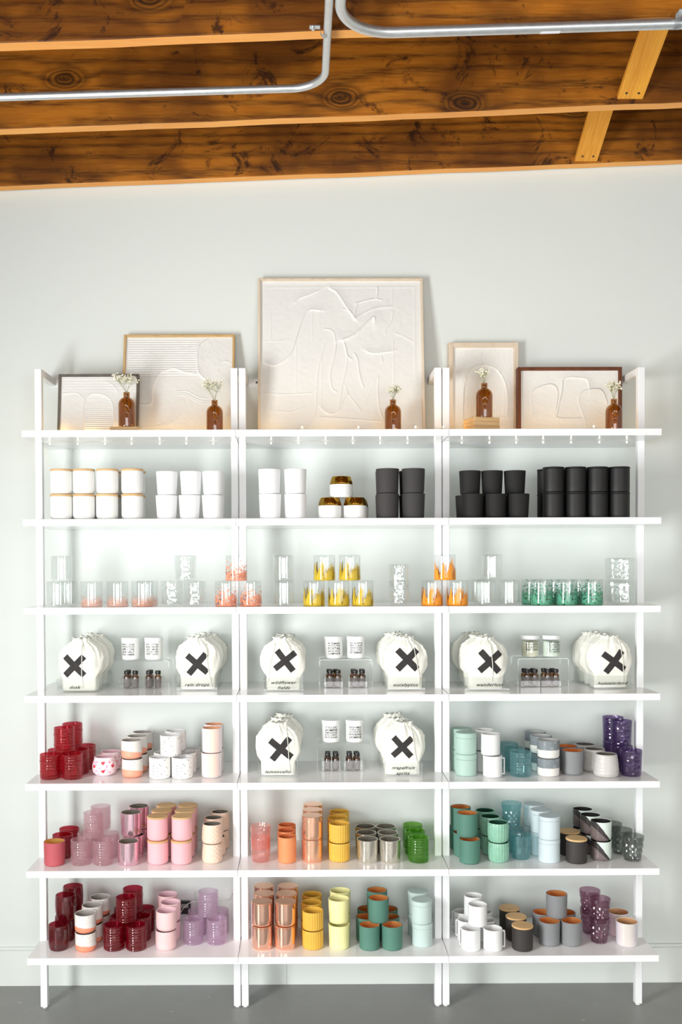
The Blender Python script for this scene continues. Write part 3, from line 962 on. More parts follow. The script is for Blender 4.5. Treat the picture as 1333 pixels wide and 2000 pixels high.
# shelf 2
grid('bamboo_white', 'white candle jar with bamboo lid', 2, [[(120.2, 120.2), (164.4, 164.3), (209.6, 210.2), (259.3, 258.8)], [(127, None), (172, None), (217, 218), (263.5, 264)]], yc=-.340, rows=(('F', 0), ('B', .09)))
grid('white_taper', 'matte white tapered tumbler', 2, [[(325.8, 326.5), (370.7, 373.2), (416, 416.6)]], yc=-.340)
cluster('white_taper', 'matte white tapered tumbler', 2, [(418.5, .09, 0, 'LB'), (419.5, .09, 1, 'UB')], yc=-.340)
grid('white_wide', 'large matte white tumbler', 2, [[(528, 526.5), (577.8, 577.4)]], yc=-.340)
cluster('gold_jar', 'white jar with gold shoulder', 2, [(644.8, 0, 0, 'LFl'), (694.0, 0, 0, 'LFr'), (698, .092, 0, 'LB'), (667, .0, 1, 'U')], yc=-.335)
grid('charcoal', 'charcoal grey tumbler', 2, [[757.4, 807.9], [756, 802]], yc=-.336, rows=(('F', 0), ('B', .092)))
cluster('black_taper', 'matte black tapered tumbler', 2, [(923.5, 0, 0, 'LF1'), (968.3, 0, 0, 'LF2'), (1013, 0, 0, 'LF3'), (911, .09, 0, 'LB1'), (954, .09, 0, 'LB2'), (998, .09, 0, 'LB3'),
                                                          (918.5, .045, 1, 'U1'), (961.7, .045, 1, 'U2'), (1006, .045, 1, 'U3')], yc=-.342)
grid('black_tin', 'black lidded candle tin', 2, [[1081.5, 1124.5, 1167.5, 1209.8], [1070, 1112, 1154, 1195]], yc=-.340, rows=(('F', 0), ('B', .088)))
# shelf 3: drinking glasses
G3 = -.335
cluster('g_clear', 'plain clear drinking glass by the outer post', 3, [(112, 0, 0, 'LF'), (133, .085, 0, 'LB'), (120.5, .03, 1, 'U')], yc=G3)
cluster('g_peachb', 'glass with pale peach branch print', 3, [(179.5, 0, 0, 'F1'), (229.8, 0, 0, 'F2'), (278.5, 0, 0, 'F3'), (288, .088, 0, 'B')], yc=G3)
cluster('g_texture', 'clear dimpled glass beside peach glasses', 3, [(336, 0, 0, 'Ll'), (381, 0, 0, 'Lr'), (362.5, .0, 1, 'U')], yc=G3)
cluster('g_coral', 'glass with coral floral print', 3, [(441.3, 0, 0, 'Ll'), (490.3, 0, 0, 'Lr'), (461.8, 0, 1, 'U')], yc=G3)
cluster('g_clear', 'plain clear drinking glass beside coral ones', 3, [(555, 0, 0, 'L'), (554, 0, 1, 'U')], yc=G3)
cluster('g_gold', 'glass with yellow gold print', 3, [(613.7, 0, 0, 'L1'), (662, 0, 0, 'L2'), (708.9, 0, 0, 'L3'), (634.2, 0, 1, 'Ul'), (683.5, 0, 1, 'Ur')], yc=G3)
K['g_texture']['pitch'] = .058
cluster('g_texture', 'clear dimpled tumbler in nested stack', 3, [(780, 0, 0, 'L'), (780, .0, 1, 'U')], yc=G3)
cluster('g_amber', 'glass with amber orange print', 3, [(844.4, 0, 0, 'Ll'), (893.6, 0, 0, 'Lr'), (869.7, 0, 1, 'U')], yc=G3)
cluster('g_clear', 'plain clear drinking glass beside amber ones', 3, [(949, 0, 0, 'L2'), (995, 0, 0, 'L3'), (935, .088, 0, 'LB'), (960.8, 0.02, 1, 'U')], yc=G3)
cluster('g_leaf', 'glass with green leaf print', 3, [(1058.8, 0, 0, 'F1'), (1107.3, 0, 0, 'F2'), (1156.8, 0, 0, 'F3'), (1040.5, .088, 0, 'B1'), (1088, .088, 0, 'B2'), (1136, .088, 0, 'B3')], yc=G3)
cluster('g_textstraight', 'clear embossed tumbler by the outer post', 3, [(1220, 0, 0, 'LF'), (1219.5, 0, 1, 'UF'), (1202, .085, 0, 'LB'), (1203, .085, 1, 'UB')], yc=G3)
# shelf 5, left unit
D5 = .09
cluster('red', 'red ribbed glass tumbler', 5, [(98.5, 0, 0, 'LFl'), (141.5, 0, 0, 'LFr'), (113.5, D5, 0, 'LMl'), (154.5, D5, 0, 'LMr'), (168, .18, 0, 'LB'), (125.8, .04, 1, 'UF'), (141.7, .135, 1, 'UB')], 1524.5)
cluster('heart', 'pink heart print cup', 5, [(204.5, 0, 0, 'F'), (217, .098, 0, 'B')], 1518)
cluster('coral1', 'grey speckled cup with coral base', 5, [(259, 0, 0, 'LF'), (257.5, 0, 1, 'UF'), (269.5, D5, 0, 'LM'), (268.5, D5, 1, 'UM'), (280, .18, 0, 'LB'), (279, .18, 1, 'UB')], 1521)
cluster('speckled', 'black speckled white cup', 5, [(312.6, 0, 0, 'LFl'), (356.6, 0, 0, 'LFr'), (321, D5, 0, 'LMl'), (364.5, D5, 0, 'LMr'), (374, .18, 0, 'LB'), (334, .02, 1, 'UF'), (343.5, .115, 1, 'UB')], 1523.5)
cluster('irid_peach', 'pearly peach lustre cup', 5, [(413.5, 0, 0, 'LF'), (414.4, 0, 1, 'UF'), (418.5, D5, 0, 'LB'), (418.5, D5, 1, 'UB')], 1521)
# shelf 5, right unit
cluster('sage_tin', 'sage green lidded tin', 5, [(910.8, 0, 0, 'LF'), (910.6, 0, 1, 'UF'), (902, D5, 0, 'LB'), (901.7, D5, 1, 'UB')], 1517)
cluster('mug', 'glossy white ceramic mug', 5, [(962.5, 0, 0, 'LF'), (958.8, 0.01, 1, 'UF'), (948, D5, 0, 'LB'), (947, .1, 1, 'UB')], 1520)
cluster('teal_rib', 'teal ribbed glass tumbler', 5, [(1017.7, 0, 0, 'F'), (1003.7, D5, 0, 'M'), (993, .18, 0, 'B')], 1519.5)
cluster('grey_white', 'grey and white banded cup', 5, [(1071.5, 0, 0, 'LF'), (1071.5, 0, 1, 'UF'), (1057.5, D5, 0, 'LM'), (1057, D5, 1, 'UM'), (1046.5, .18, 0, 'LB'), (1046.5, .18, 1, 'UB')], 1518.6)
cluster('grey_copper', 'grey cup with copper inside', 5, [(1118.8, 0, 0, 'F'), (1107.6, D5, 0, 'B')], 1515.3)
cluster('pottery', 'rounded grey pottery cup', 5, [(1184.6, 0, 0, 'F'), (1161.5, .100, 0, 'M'), (1143, .200, 0, 'B')], 1520.5)
cluster('purple', 'violet embossed glass tumbler', 5, [(1233, 0, 0, 'F'), (1215, D5, 0, 'LM'), (1213.5, D5, 1, 'UM'), (1199, .18, 0, 'LB'), (1198, .18, 1, 'UB')], 1518.6)
# shelf 6, left unit
cluster('rose_gold', 'dusty rose cup with gold inside', 6, [(106.8, 0, 0, 'S')], 1694)
cluster('darkred', 'dark red glass cup', 6, [(122.8, .092, 0, 'F'), (135.7, .182, 0, 'B')], 1694)
cluster('mauve', 'mauve ribbed glass tumbler', 6, [(158.8, 0, 0, 'LFl'), (202, 0, 0, 'LFr'), (172, D5, 0, 'LMl'), (214, D5, 0, 'LMr'), (183.6, .04, 1, 'UF'), (197, .135, 1, 'UB')], 1693.3)
cluster('pink_chrome', 'mirrored pink metallic cup', 6, [(251, 0, 0, 'F'), (262, D5, 0, 'LM'), (256.5, .085, 1, 'UM'), (271, .18, 0, 'LB'), (271.5, .18, 1, 'UB')], 1694)
grid('pink_bamboo', 'pink jar with bamboo lid', 6, [[(309, 308), (355, 356)], [(318, 316.5), (361.5, 362)], [(325, 325.5), (367, 367)]], 1691.8, rows=(('F', 0), ('M', .085), ('B', .17)))
grid('quilt_beige', 'beige quilted cup', 6, [[(415, 414.8)], [(422, 417.5)], [(430, 430)]], 1689, rows=(('F', 0), ('M', D5), ('B', .18)))
# shelf 6, middle unit
cluster('pink_emboss', 'pink embossed glass tumbler', 6, [(509.6, 0, 0, 'LF'), (509.6, 0, 1, 'UF')], 1687)
cluster('orange', 'terracotta orange cup', 6, [(561.3, 0, 0, 'F'), (560, .082, 0, 'M'), (561, .164, 0, 'B')], 1688)
grid('copper_tin', 'satin copper lidded tin', 6, [[610], [611], [612]], 1687, rows=(('F', 0), ('M', .088), ('B', .176)))
grid('mustard', 'mustard yellow fluted cup', 6, [[663.3], [660], [663]], 1686, rows=(('F', 0), ('M', D5), ('B', .18)))
grid('mercury', 'silver mercury glass cup', 6, [[718.3, 762], [715.6, 758], [714, 754]], 1688.5, rows=(('F', 0), ('M', D5), ('B', .18)), levels='L')
cluster('green_rib', 'leaf green ribbed tumbler', 6, [(818, 0, 0, 'F'), (811, D5, 0, 'M'), (806.5, .18, 0, 'B')], 1688)
# shelf 6, right unit
cluster('green_copper', 'green cup with copper inside', 6, [(917.9, 0, 0, 'LF'), (913, .035, 1, 'UF'), (906, D5, 0, 'LM'), (900, .128, 1, 'UB'), (898, .18, 0, 'LB')], 1690)
grid('pleated', 'sea green pleated cup', 6, [[(974.3, 973.5)], [(960, 958)], [(949, 948)]], 1687.6, rows=(('F', 0), ('M', D5), ('B', .18)))
cluster('teal_dia', 'teal dimpled glass tumbler', 6, [(1017, 0, 0, 'F')], 1682)
cluster('teal_facet', 'teal faceted glass tumbler', 6, [(1003, .09, 0, 'LB'), (999.5, .10, 1, 'UB')], 1682)
grid('blue_tin', 'pale blue grey lidded tin', 6, [[1073.5], [1057], [1043.6]], 1687, rows=(('F', 0), ('M', D5), ('B', .18)))
cluster('dark_bamboo', 'charcoal jar with bamboo lid', 6, [(1126.6, 0, 0, 'F'), (1112.8, .1, 0, 'B')], 1689)
grid('halfdip', 'black and white diagonally dipped cup', 6, [[1174.5], [1154], [1139]], 1684, rows=(('F', 0), ('M', D5), ('B', .18)))
cluster('smoke', 'smoky grey faceted tumbler', 6, [(1236, 0, 0, 'F'), (1214, .09, 0, 'M'), (1194, .18, 0, 'B')], 1686)
# shelf 7, left unit
cluster('maroon', 'maroon diamond glass tumbler', 7, [(115.4, 0, 0, 'LF'), (128, D5, 0, 'LM'), (140, .18, 0, 'LB'), (129, .055, 1, 'UF'), (143, .155, 1, 'UB')], 1860.7)
grid('coral2', 'white flecked cup with coral base', 7, [[(168, 167)], [(181.5, 180.8)], [(196, 196)]], 1862.7, rows=(('F', 0), ('M', D5), ('B', .18)))
cluster('deepred', 'deep red ribbed glass tumbler', 7, [(222.8, 0, 0, 'LFl'), (266.4, 0, 0, 'LFr'), (235, D5, 0, 'LMl'), (276, D5, 0, 'LMr'), (242.5, .18, 0, 'LBl'), (283.5, .18, 0, 'LBr'), (246.8, .035, 1, 'UF'), (260, .135, 1, 'UB')], 1860.7)
grid('quilt_pink', 'pale pink quilted cup', 7, [[(324.7, 325.6)], [(333, 333.7)], [(328, 327.8)]], 1860, rows=(('F', 0), ('M', D5), ('B', .18)))
cluster('lilac', 'lilac ribbed glass tumbler', 7, [(378, 0, 0, 'LFl'), (423.7, 0, 0, 'LFr'), (387.5, .094, 0, 'LBl'), (428.5, .098, 0, 'LBr'), (407, .04, 1, 'U')], 1848.5)
# shelf 7, middle unit
grid('copper_jar', 'polished copper lidded jar', 7, [[(512.4, 512), (557, 558)], [(515.5, 516), (560, 560.3)], [(516, 515.6), (563, 563)]], 1858.7, rows=(('F', 0), ('M', .09), ('B', .178)))
grid('mustard', 'mustard yellow fluted cup', 7, [[611.6], [608.7], [610]], 1858, rows=(('F', 0), ('M', D5), ('B', .18)))
cluster('yellow', 'pale lemon yellow cup', 7, [(663, 0, 0, 'LF'), (662.4, .02, 1, 'UF'), (665, .105, 0, 'LB'), (665, .11, 1, 'UB')], 1857)
cluster('green_copper', 'green cup with copper inside', 7, [(722.4, 0, 0, 'LFl'), (766.3, 0, 0, 'LFr'), (715.5, .085, 0, 'LMl'), (760.5, .085, 0, 'LMr'), (718, .17, 0, 'LBl'), (758, .17, 0, 'LBr'), (739.8, .035, 1, 'UF'), (737, .125, 1, 'UB')], 1859)
grid('palesage_tin', 'pale sage lidded tin', 7, [[(824.8, 823.7)], [(816.5, 816.5)]], 1851.6, rows=(('F', 0), ('B', .1)))
# shelf 7, right unit
cluster('mug', 'glossy white ceramic mug', 7, [(920, 0, 0, 'LFl'), (963, 0, 0, 'LFr'), (912.5, D5, 0, 'LMl'), (950, D5, 0, 'LMr'), (904.5, .18, 0, 'LBl'), (944, .18, 0, 'LBr'), (933.5, .03, 1, 'UF'), (925, .13, 1, 'UB')], 1860.7)
cluster('dark_bamboo', 'charcoal jar with bamboo lid', 7, [(1021, 0, 0, 'F'), (1008.6, .094, 0, 'M'), (995.4, .188, 0, 'B')], 1860.7)
cluster('grey_copper', 'grey cup with copper inside', 7, [(1073.5, 0, 0, 'LFl'), (1116.4, 0, 0, 'LFr'), (1061, .09, 0, 'LBl'), (1104, .09, 0, 'LBr'), (1087.8, .04, 1, 'U')], 1851)
cluster('plum', 'plum faceted glass tumbler', 7, [(1171, 0, 0, 'LF'), (1172, 0, 1, 'UF'), (1153.5, .095, 0, 'LB'), (1152.6, .095, 1, 'UB')], 1846.9)
cluster('irid_cream', 'pearly cream lustre cup', 7, [(1225, 0, 0, 'F'), (1208, .1, 0, 'B')], 1851.8)

# ------------------------------------------------------------------ lettering
def text_polys(s, size, shear=0, bold=0, spacing=1.0):
    cu = bpy.data.curves.new('t', 'FONT'); cu.body = s; cu.size = size; cu.shear = shear; cu.offset = bold; cu.resolution_u = 3; cu.space_character = spacing
    ob = bpy.data.objects.new('t', cu); C.objects.link(ob)
    dg = bpy.context.evaluated_depsgraph_get(); me = bpy.data.meshes.new_from_object(ob.evaluated_get(dg))
    v = [(p.co.x, p.co.y) for p in me.vertices]; f = [tuple(p.vertices) for p in me.polygons]
    bpy.data.objects.remove(ob); bpy.data.curves.remove(cu); bpy.data.meshes.remove(me)
    x0 = min(a for a, b in v); x1 = max(a for a, b in v)
    return [(a - x0, b) for a, b in v], f, x1 - x0


def label_lines(lines, width, top):
    """lines of (text, height); each line justified to the width; returns flat verts centred on x, z downwards from top"""
    V_, F_ = [], []; z = top
    for s, hgt in lines:
        v, f, w = text_polys(s, hgt / .72, 0, hgt * .02)
        z -= hgt; b = len(V_)
        k = width / w
        V_ += [(a * k - width / 2, z + c) for a, c in v]; F_ += [tuple(b + i for i in q) for q in f]
        z -= .0022
    return V_, F_


def wrap(V_, r):
    return [(r * math.sin(x / r), -r * math.cos(x / r), z) for x, z in V_]


def scented_jar(loc, lines, label, waxmat, clear, tilt):
    root = empty('labelled_candle_jar', loc, tilt); tag(root, label, 'jar', 'labelled candle jars on acrylic risers')
    r, h = .0345, .071
    if clear:
        cup(lambda t: r, h, .0025, .004, .004, 4).build('glass_body', M['clear'], root)
        mb = MB(); mb.lathe([(0, .0045), (r - .004, .0045), (r - .0032, .006), (r - .0032, h - .008), (0, h - .008)]); mb.build('wax', M[waxmat], root)
    else:
        cup(lambda t: r, h, cr=.006, nz=4, inner=False).build('jar_body', M['white_jar'], root)
    mb = MB(); mb.lathe([(0, h), (r + .0008, h), (r + .0014, h + .001), (r + .0014, h + .0135), (r, h + .015), (0, h + .015)]); mb.build('lid', M['white_cap'], root)
    V_, F_ = label_lines(lines, .052, .064)
    mb = MB(); mb.add(wrap(V_, r + .0006), F_); mb.build('lettering', M['ink'], root, smooth=False)
    return root


def amber_bottle(loc, label):
    root = empty('essence_bottle', loc, 0); tag(root, label, 'bottle', 'small amber bottles under the risers')
    for n_, me in BOT: link(n_, me, root)
    return root


_b = MB(); _b.lathe([(0, 0), (.0115, 0), (.0128, .0015), (.0128, .040), (.0122, .044), (.0075, .0485), (.0072, .053), (0, .053)], 28)
_c = MB(); _c.lathe([(0, .0505), (.0098, .0505), (.0102, .0515), (.0102, .063), (.0094, .0645), (0, .0645)], 28, lambda a, z, r, i: r + (.0003 * math.cos(a * 28 / 2) if 0 < i < 4 else 0))
_l = MB()
_l.add([((.0131) * math.sin(a), -(.0131) * math.cos(a), z) for z in (.004, .032) for a in [(-1.35 + 2.7 * i / 16) for i in range(17)]], [(i, i + 1, i + 18, i + 17) for i in range(16)])
M['bottle_label'] = plain('taupe_label', (96, 84, 84), .6)
BOT = [('bottle_body', _b.mesh('bottle_body', M['bottle_brown'])), ('cap', _c.mesh('cap', M['black_cap'])), ('paper_label', _l.mesh('paper_label', M['bottle_label']))]


def acrylic_box(name, lo, hi, t, root, front_h=None):
    """open-topped tray with thin walls"""
    x0, y0, z0 = lo; x1, y1, z1 = hi
    mb = MB(); b = .0005
    mb.box((x0, y0, z0), (x1, y1, z0 + t), b); mb.box((x0, y0, z0 + t), (x1, y0 + t, z1), b); mb.box((x0, y1 - t, z0 + t), (x1, y1, z1), b)
    mb.box((x0, y0 + t, z0 + t), (x0 + t, y1 - t, z1), b); mb.box((x1 - t, y0 + t, z0 + t), (x1, y1 - t, z1), b)
    return mb.build(name, M['acrylic'], root, smooth=False)


# ------------------------------------------------------------------ muslin bags in acrylic bins
def bag_mesh(seed, wscale=1.0, hgt=.194):
    rn = random.Random(seed); ph = [rn.uniform(0, 6.28) for _ in range(12)]
    n, rows = 120, 44
    prof = [(0, .063, .030), (.06, .068, .035), (.2, .070, .040), (.30, .078, .044), (.45, .084, .046), (.62, .084, .046), (.74, .080, .045), (.84, .068, .040), (.91, .048, .031), (.95, .032, .022), (.965, .028, .019), (.98, .031, .021), (1.0, .036, .023)]
    vs = []; fs = []
    lean = rn.uniform(-.006, .006)
    for j in range(rows + 1):
        t = j / rows
        for (t0, a0, b0), (t1, a1, b1) in zip(prof, prof[1:]):
            if t <= t1 + 1e-9: k = (t - t0) / (t1 - t0); k = k * k * (3 - 2 * k); a = lerp(a0, a1, k); b = lerp(b0, b1, k); break
        for i in range(n):
            th = 2 * PI * i / n; c, s = math.cos(th), math.sin(th)
            e = lerp(.55, .95, min(1, t * 1.3)); x = math.copysign(abs(c) ** e, c); y = math.copysign(abs(s) ** e, s)
            pl_ = (max(0, t - .52) / .4) ** 1.6
            w = 1 + .75 * pl_ * (.085 * math.sin(th * 13 + ph[0]) + .06 * math.sin(th * 21 + ph[1] + 3 * t) + .05 * math.sin(th * 8 + ph[2]))
            w += .018 * math.sin(th * 5 + t * 7 + ph[3]) + .014 * math.sin(th * 9 - t * 12 + ph[4]) + .010 * math.sin(t * 24 + 4 * c + ph[5])
            w += .03 * (1 if t > .3 else t / .3) * math.sin(th * 3 + ph[6]) * (.4 + .6 * t)
            zz = t * hgt
            if t > .93: zz += .004 * math.sin(th * 9 + ph[7]) * (t - .93) / .07
            elif t > .6: zz -= .005 * (1 - abs(math.sin(th))) * math.sin(PI * (t - .6) / .33)
            xx, yy = a * x * w * wscale + lean * t, b * y * w
            k = min(1, max(0, (t - .28) / .30)); k = k * (2 - k); lx, ly = lerp(.0645, .092, k), lerp(.040, .06, k)
            if k < 1:
                xx = lx * math.tanh(xx / lx * 1.25) / math.tanh(1.25) if k == 0 else max(-lx, min(lx, xx)); xx = max(-lx, min(lx, xx)); yy = max(-ly, min(ly, yy))
            vs.append((xx, yy, zz))
    for j in range(rows):
        for i in range(n): a = j * n + i; b = j * n + (i + 1) % n; fs.append((a, b, b + n, a + n))
    fs.append(tuple(range(n))[::-1])
    c = len(vs); vs.append((lean, 0, hgt * .985))
    for i in range(n): fs.append((rows * n + i, rows * n + (i + 1) % n, c))
    return vs, fs


BAGM = []
for sd in (3, 11, 23, 31, 47, 59, 71, 83):
    v, f = bag_mesh(sd); BAGM.append((mesh('bag_body', v, f, M['cloth'], True, 180), BVHTree.FromPolygons(v, f)))


def cross_mesh(bvh, cx, cz, s, rot, off=.0012):
    """X of two crossed bars printed on the front of the bag"""
    N = 26; vs = []; fs = []; idx = {}
    aw = s * .262
    for i in range(-N, N + 1):
        for j in range(-N, N + 1):
            u, v = i / N * s, j / N * s
            if abs(u) <= aw or abs(v) <= aw:
                a = PI / 4 + rot; x = cx + u * math.cos(a) - v * math.sin(a); z = cz + u * math.sin(a) + v * math.cos(a)
                h = bvh.ray_cast(Vector((x, -.3, z)), Vector((0, 1, 0)))
                if h[0] is None: continue
                idx[i, j] = len(vs); vs.append((x, h[0].y - off, z))
    for (i, j) in list(idx):
        q = [(i, j), (i + 1, j), (i + 1, j + 1), (i, j + 1)]
        if all(p in idx for p in q):
            us = [p[0] / N * s for p in q]; vv = [p[1] / N * s for p in q]
            if all(abs(a) <= aw + 1e-9 for a in us) or all(abs(a) <= aw + 1e-9 for a in vv): fs.append(tuple(idx[p] for p in q))
    return mesh('cross_print', vs, fs, M['print'], True, 180)


def string_mesh(bvh, x0, z0, x1, z1, seed):
    rn = random.Random(seed); pts = []
    for i in range(15):
        t = i / 14; x = lerp(x0, x1, t) + .003 * math.sin(t * 7 + seed) * t; z = lerp(z0, z1, t)
        h = bvh.ray_cast(Vector((x, -.3, z)), Vector((0, 1, 0)))
        if h[0] is None: continue
        pts.append((x, h[0].y - .0025, z))
    mb = MB(); mb.tube(pts, .0014, 6)
    return mb


def neck_cord(bvh):
    mb = MB(); pts = []
    for i in range(33):
        a = 2 * PI * i / 32; o = Vector((.12 * math.sin(a), -.12 * math.cos(a), .1862)); h = bvh.ray_cast(o, Vector((-o.x, -o.y, 0)).normalized())
        q = h[0] if h[0] is not None else Vector((.026 * math.sin(a), -.02 * math.cos(a), .1862))
        pts.append((q.x * 1.03, q.y * 1.03, .1862))
    mb.tube(pts, .0015, 6, False); return mb


def bag_bin(shelf, pxl, pxr, yb, text, ty, bmesh_i, xpx, xpy, xs, rot, nb, strings, rear_dx=0, tsize=.011, wsc=1.0, tx=None):
    z = ZS[shelf]; a, b = on_z(pxl, yb, z), on_z(pxr, yb, z); yf = (a.y + b.y) / 2
    xc = (a.x + b.x) / 2; w = (b.x - a.x); L = min(.335, -yf - .012)
    name = ' '.join(text); hb = .051
    root = empty('acrylic_bin', (xc, yf, z + .0003)); tag(root, 'clear acrylic bin lettered "%s" on its front' % name, 'bin', 'clear acrylic bag bins')
    acrylic_box('bin_body', (-w / 2, 0, 0), (w / 2, L, hb), .003, root)
    mb = MB()
    for s, py in zip(text, ty):
        v, f, tw = text_polys(s, tsize / .62, .35, tsize * .035, 1.12)
        p = on_y(tx or (pxl + pxr) / 2, py, yf); zc = p.z - z - .0003; xo = p.x - xc
        kx = 1.25
        mb.add([(q[0] * kx - tw * kx / 2 + xo, -.0006, q[1] - tsize * .42 + zc) for q in v], f)
    mb.build('lettering', M['ink'], root, smooth=False)
    dstep = (L - .02) / 3
    for k in range(nb):
        me, bv = BAGM[(bmesh_i + k * 3) % 8]
        y = yf + .056 + k * .090
        if y > yf + L - .045: y = yf + L - .045
        x = xc
        r2 = empty('drawstring_bag', (x, y, z + .0040), 0)
        if k:
            r2.scale = (.965, .76, .985); r2.rotation_euler.y = .055 * (1 if rear_dx > 0 else -1 if rear_dx < 0 else 0) * k; r2.location.z += .0036 * k * (rear_dx != 0)
        tag(r2, ('white muslin drawstring bag with black cross, front of the %s bin' if k == 0 else ('plain-looking muslin bag behind the front one in the %s bin' if k == 1 else 'cream muslin bag at the back of the %s bin')) % name, 'bag', 'muslin bags in acrylic bins')
        link('bag_body', me, r2)
        neck_cord(bv).build('drawstring', M['string'], r2)
        p = on_y(xpx, xpy, y - .045) if k == 0 else None
        cxx, czz = (p.x - x, p.z - z - .004) if k == 0 else (0, .092)
        link('cross_print', cross_mesh(bv, cxx, czz, xs, rot + (0 if k == 0 else .1)), r2)
        for si, (sx0, sx1, sz1) in enumerate(strings if k == 0 else ()):
            string_mesh(bv, sx0, .183, sx1, sz1, bmesh_i + si).build('cord_end', M['string'], r2)


# (shelf, px left, px right, py base, words, py of words, ...)
bag_bin(4, 110.5, 193, 1353.2, ['dusk'], [1343], 0, 145.6, 1300.8, .0505, .0, 3, [(.014, .016, .012)], .004, tsize=.0095, tx=147)
bag_bin(4, 345.5, 424.5, 1350, ['rain drops'], [1338], 1, 385.5, 1297, .0500, .08, 3, [(.030, .052, .006)], .004, tsize=.0095)
bag_bin(4, 516, 593, 1351.3, ['wildflower', 'fields'], [1333.8, 1344], 2, 557.2, 1290.6, .0490, -.12, 3, [(-.03, -.066, .01)], .0, tsize=.0095, tx=555)
bag_bin(4, 755.5, 831, 1349.8, ['eucalyptus'], [1338.2], 3, 796.2, 1288.4, .0520, .0, 3, [(.03, .055, .01)], -.003, tsize=.0095, tx=793)
bag_bin(4, 908.5, 996.5, 1350, ['wanderlust'], [1338], 4, 957.5, 1292.2, .0525, -.06, 3, [(.014, .024, .03)], -.003, tsize=.0098, tx=958)
bag_bin(4, 1160.5, 1235, 1346.4, ['hummingbird'], [1335], 5, 1200.2, 1292.5, .0510, .15, 3, [(.03, .05, .006)], -.006, tsize=.0092, tx=1198)
bag_bin(5, 505.5, 581.5, 1519, ['lemoncello'], [1508], 6, 549.0, 1463, .0520, .1, 3, [(.03, .048, .006)], .004, tsize=.0095, tx=543)
bag_bin(5, 749.8, 826.5, 1517.8, ['grapefruit', 'spritz'], [1500.3, 1510.8], 7, 786.5, 1459, .0490, -.05, 3, [(.03, .058, .02)], -.002, tsize=.0095, tx=788)

# ------------------------------------------------------------------ acrylic risers, scented jars, small bottles


def riser(shelf, pxl, pxr, yfront, ztop, jars, trays, where):
    z = ZS[shelf]; H = ztop - z; D = .125
    a, b = on_y(pxl, 1300, yfront), on_y(pxr, 1300, yfront); w = b.x - a.x; xc = (a.x + b.x) / 2
    mb = MB(); t = .003
    vs = []; prof = [(-w / 2, 0), (-w / 2, H - .008), (-w / 2 + .0025, H - .0025), (-w / 2 + .008, H), (w / 2 - .008, H), (w / 2 - .0025, H - .0025), (w / 2, H - .008), (w / 2, 0)]
    inn = [(-w / 2 + t, 0), (-w / 2 + t, H - .009), (-w / 2 + t + .002, H - .005), (-w / 2 + .009, H - t), (w / 2 - .009, H - t), (w / 2 - t - .002, H - .005), (w / 2 - t, H - .009), (w / 2 - t, 0)]
    for y in (0, D):
        vs += [(x, y, q) for x, q in prof] + [(x, y, q) for x, q in inn]
    fs = []
    for i in range(7):
        fs += [(i, i + 1, 8 + i + 1, 8 + i), (16 + i, 24 + i, 24 + i + 1, 16 + i + 1), (i, 16 + i, 16 + i + 1, i + 1), (8 + i, 8 + i + 1, 24 + i + 1, 24 + i)]
    fs += [(0, 8, 24, 16), (7, 23, 31, 15)]
    mb.add(vs, fs); o = mb.build('acrylic_riser', M['acrylic'], None, (xc, yfront, z + .0003), smooth=False)
    tag(o, 'clear acrylic riser stand under two labelled jars, %s' % where, 'stand', 'acrylic riser stands')
    for (px, lines, clear, wax, lab, tilt) in jars:
        y = yfront + .048; p = on_y(px, 1270, y)
        scented_jar((p.x, y, ztop + .0006), lines, lab, wax, clear, tilt)
    for ti, (pl_, pr_, bots, lab) in enumerate(trays):
        yt = yfront - .012
        a, b = on_y(pl_, 1300, yt), on_y(pr_, 1300, yt); tw = b.x - a.x; tx = (a.x + b.x) / 2
        o = empty('bottle_tray', (tx, yt, z + .0005)); tag(o, 'clear acrylic tray of small brown bottles, ' + lab, 'tray', 'acrylic bottle trays')
        acrylic_box('tray_body', (-tw / 2, 0, 0), (tw / 2, .068, .040), .002, o)
        for (px, row, bl_) in bots:
            y = yt + .0185 + row * .0295; p = on_y(px, 1320, y)
            x = min(max(p.x, tx - tw / 2 + .0163), tx + tw / 2 - .0163)
            amber_bottle((x, y, z + .0028), 'small black-capped brown bottle, %s, %s' % (bl_, lab))


J1 = [('MUSK + CEDAR', .0062), ('SANDALWOOD', .0062), ('LIME + OAK', .0078), ('SEA SALT', .0092), ('PALE AMBER', .0072)]
J2 = [('SOFT COTTON', .0068), ('RAIN DROPS', .0072), ('LIGHT MUSK', .0072), ('OZONE + IRIS', .0066), ('WISPY LILAC', .0072)]
J3 = [('ROSEMARY', .0078), ('WILDFLOWER', .0058), ('FOXTAIL', .0100), ('SANDALWOOD', .0062), ('CAMPHOR', .0088)]
J4 = [('EUCALYPTUS', .0070), ('PINE + CEDAR', .0068), ('GREEN FLORAL', .0060), ('SAGE + CITRUS', .0060), ('ROSEMARY', .0088)]
J5 = [('WARM PATCHOULI', .0054), ('BLACK PEPPER', .0072), ('EUCALYPTUS', .0082), ('SWEET CEDAR', .0078)]
J6 = [('RAW HONEY', .0088), ('ORANGE BLOSSOM', .0056), ('CITRUS INFUSION', .0058), ('SUGAR CANE', .0086), ('SUN SOAKED SAND', .0056)]
J7 = [('CITRUS ZEST', .0068), ('JASMINE', .0096), ('LEMONGRASS', .0066), ('BLACK CURRANT', .0058), ('RAW SUGAR', .0076)]
J8 = [('FRESH MINT', .0072), ('CITRUS ZEST', .0066), ('LAVENDER', .0056), ('RHUBARB', .0090), ('JASMINE', .0090)]
YR = -.185
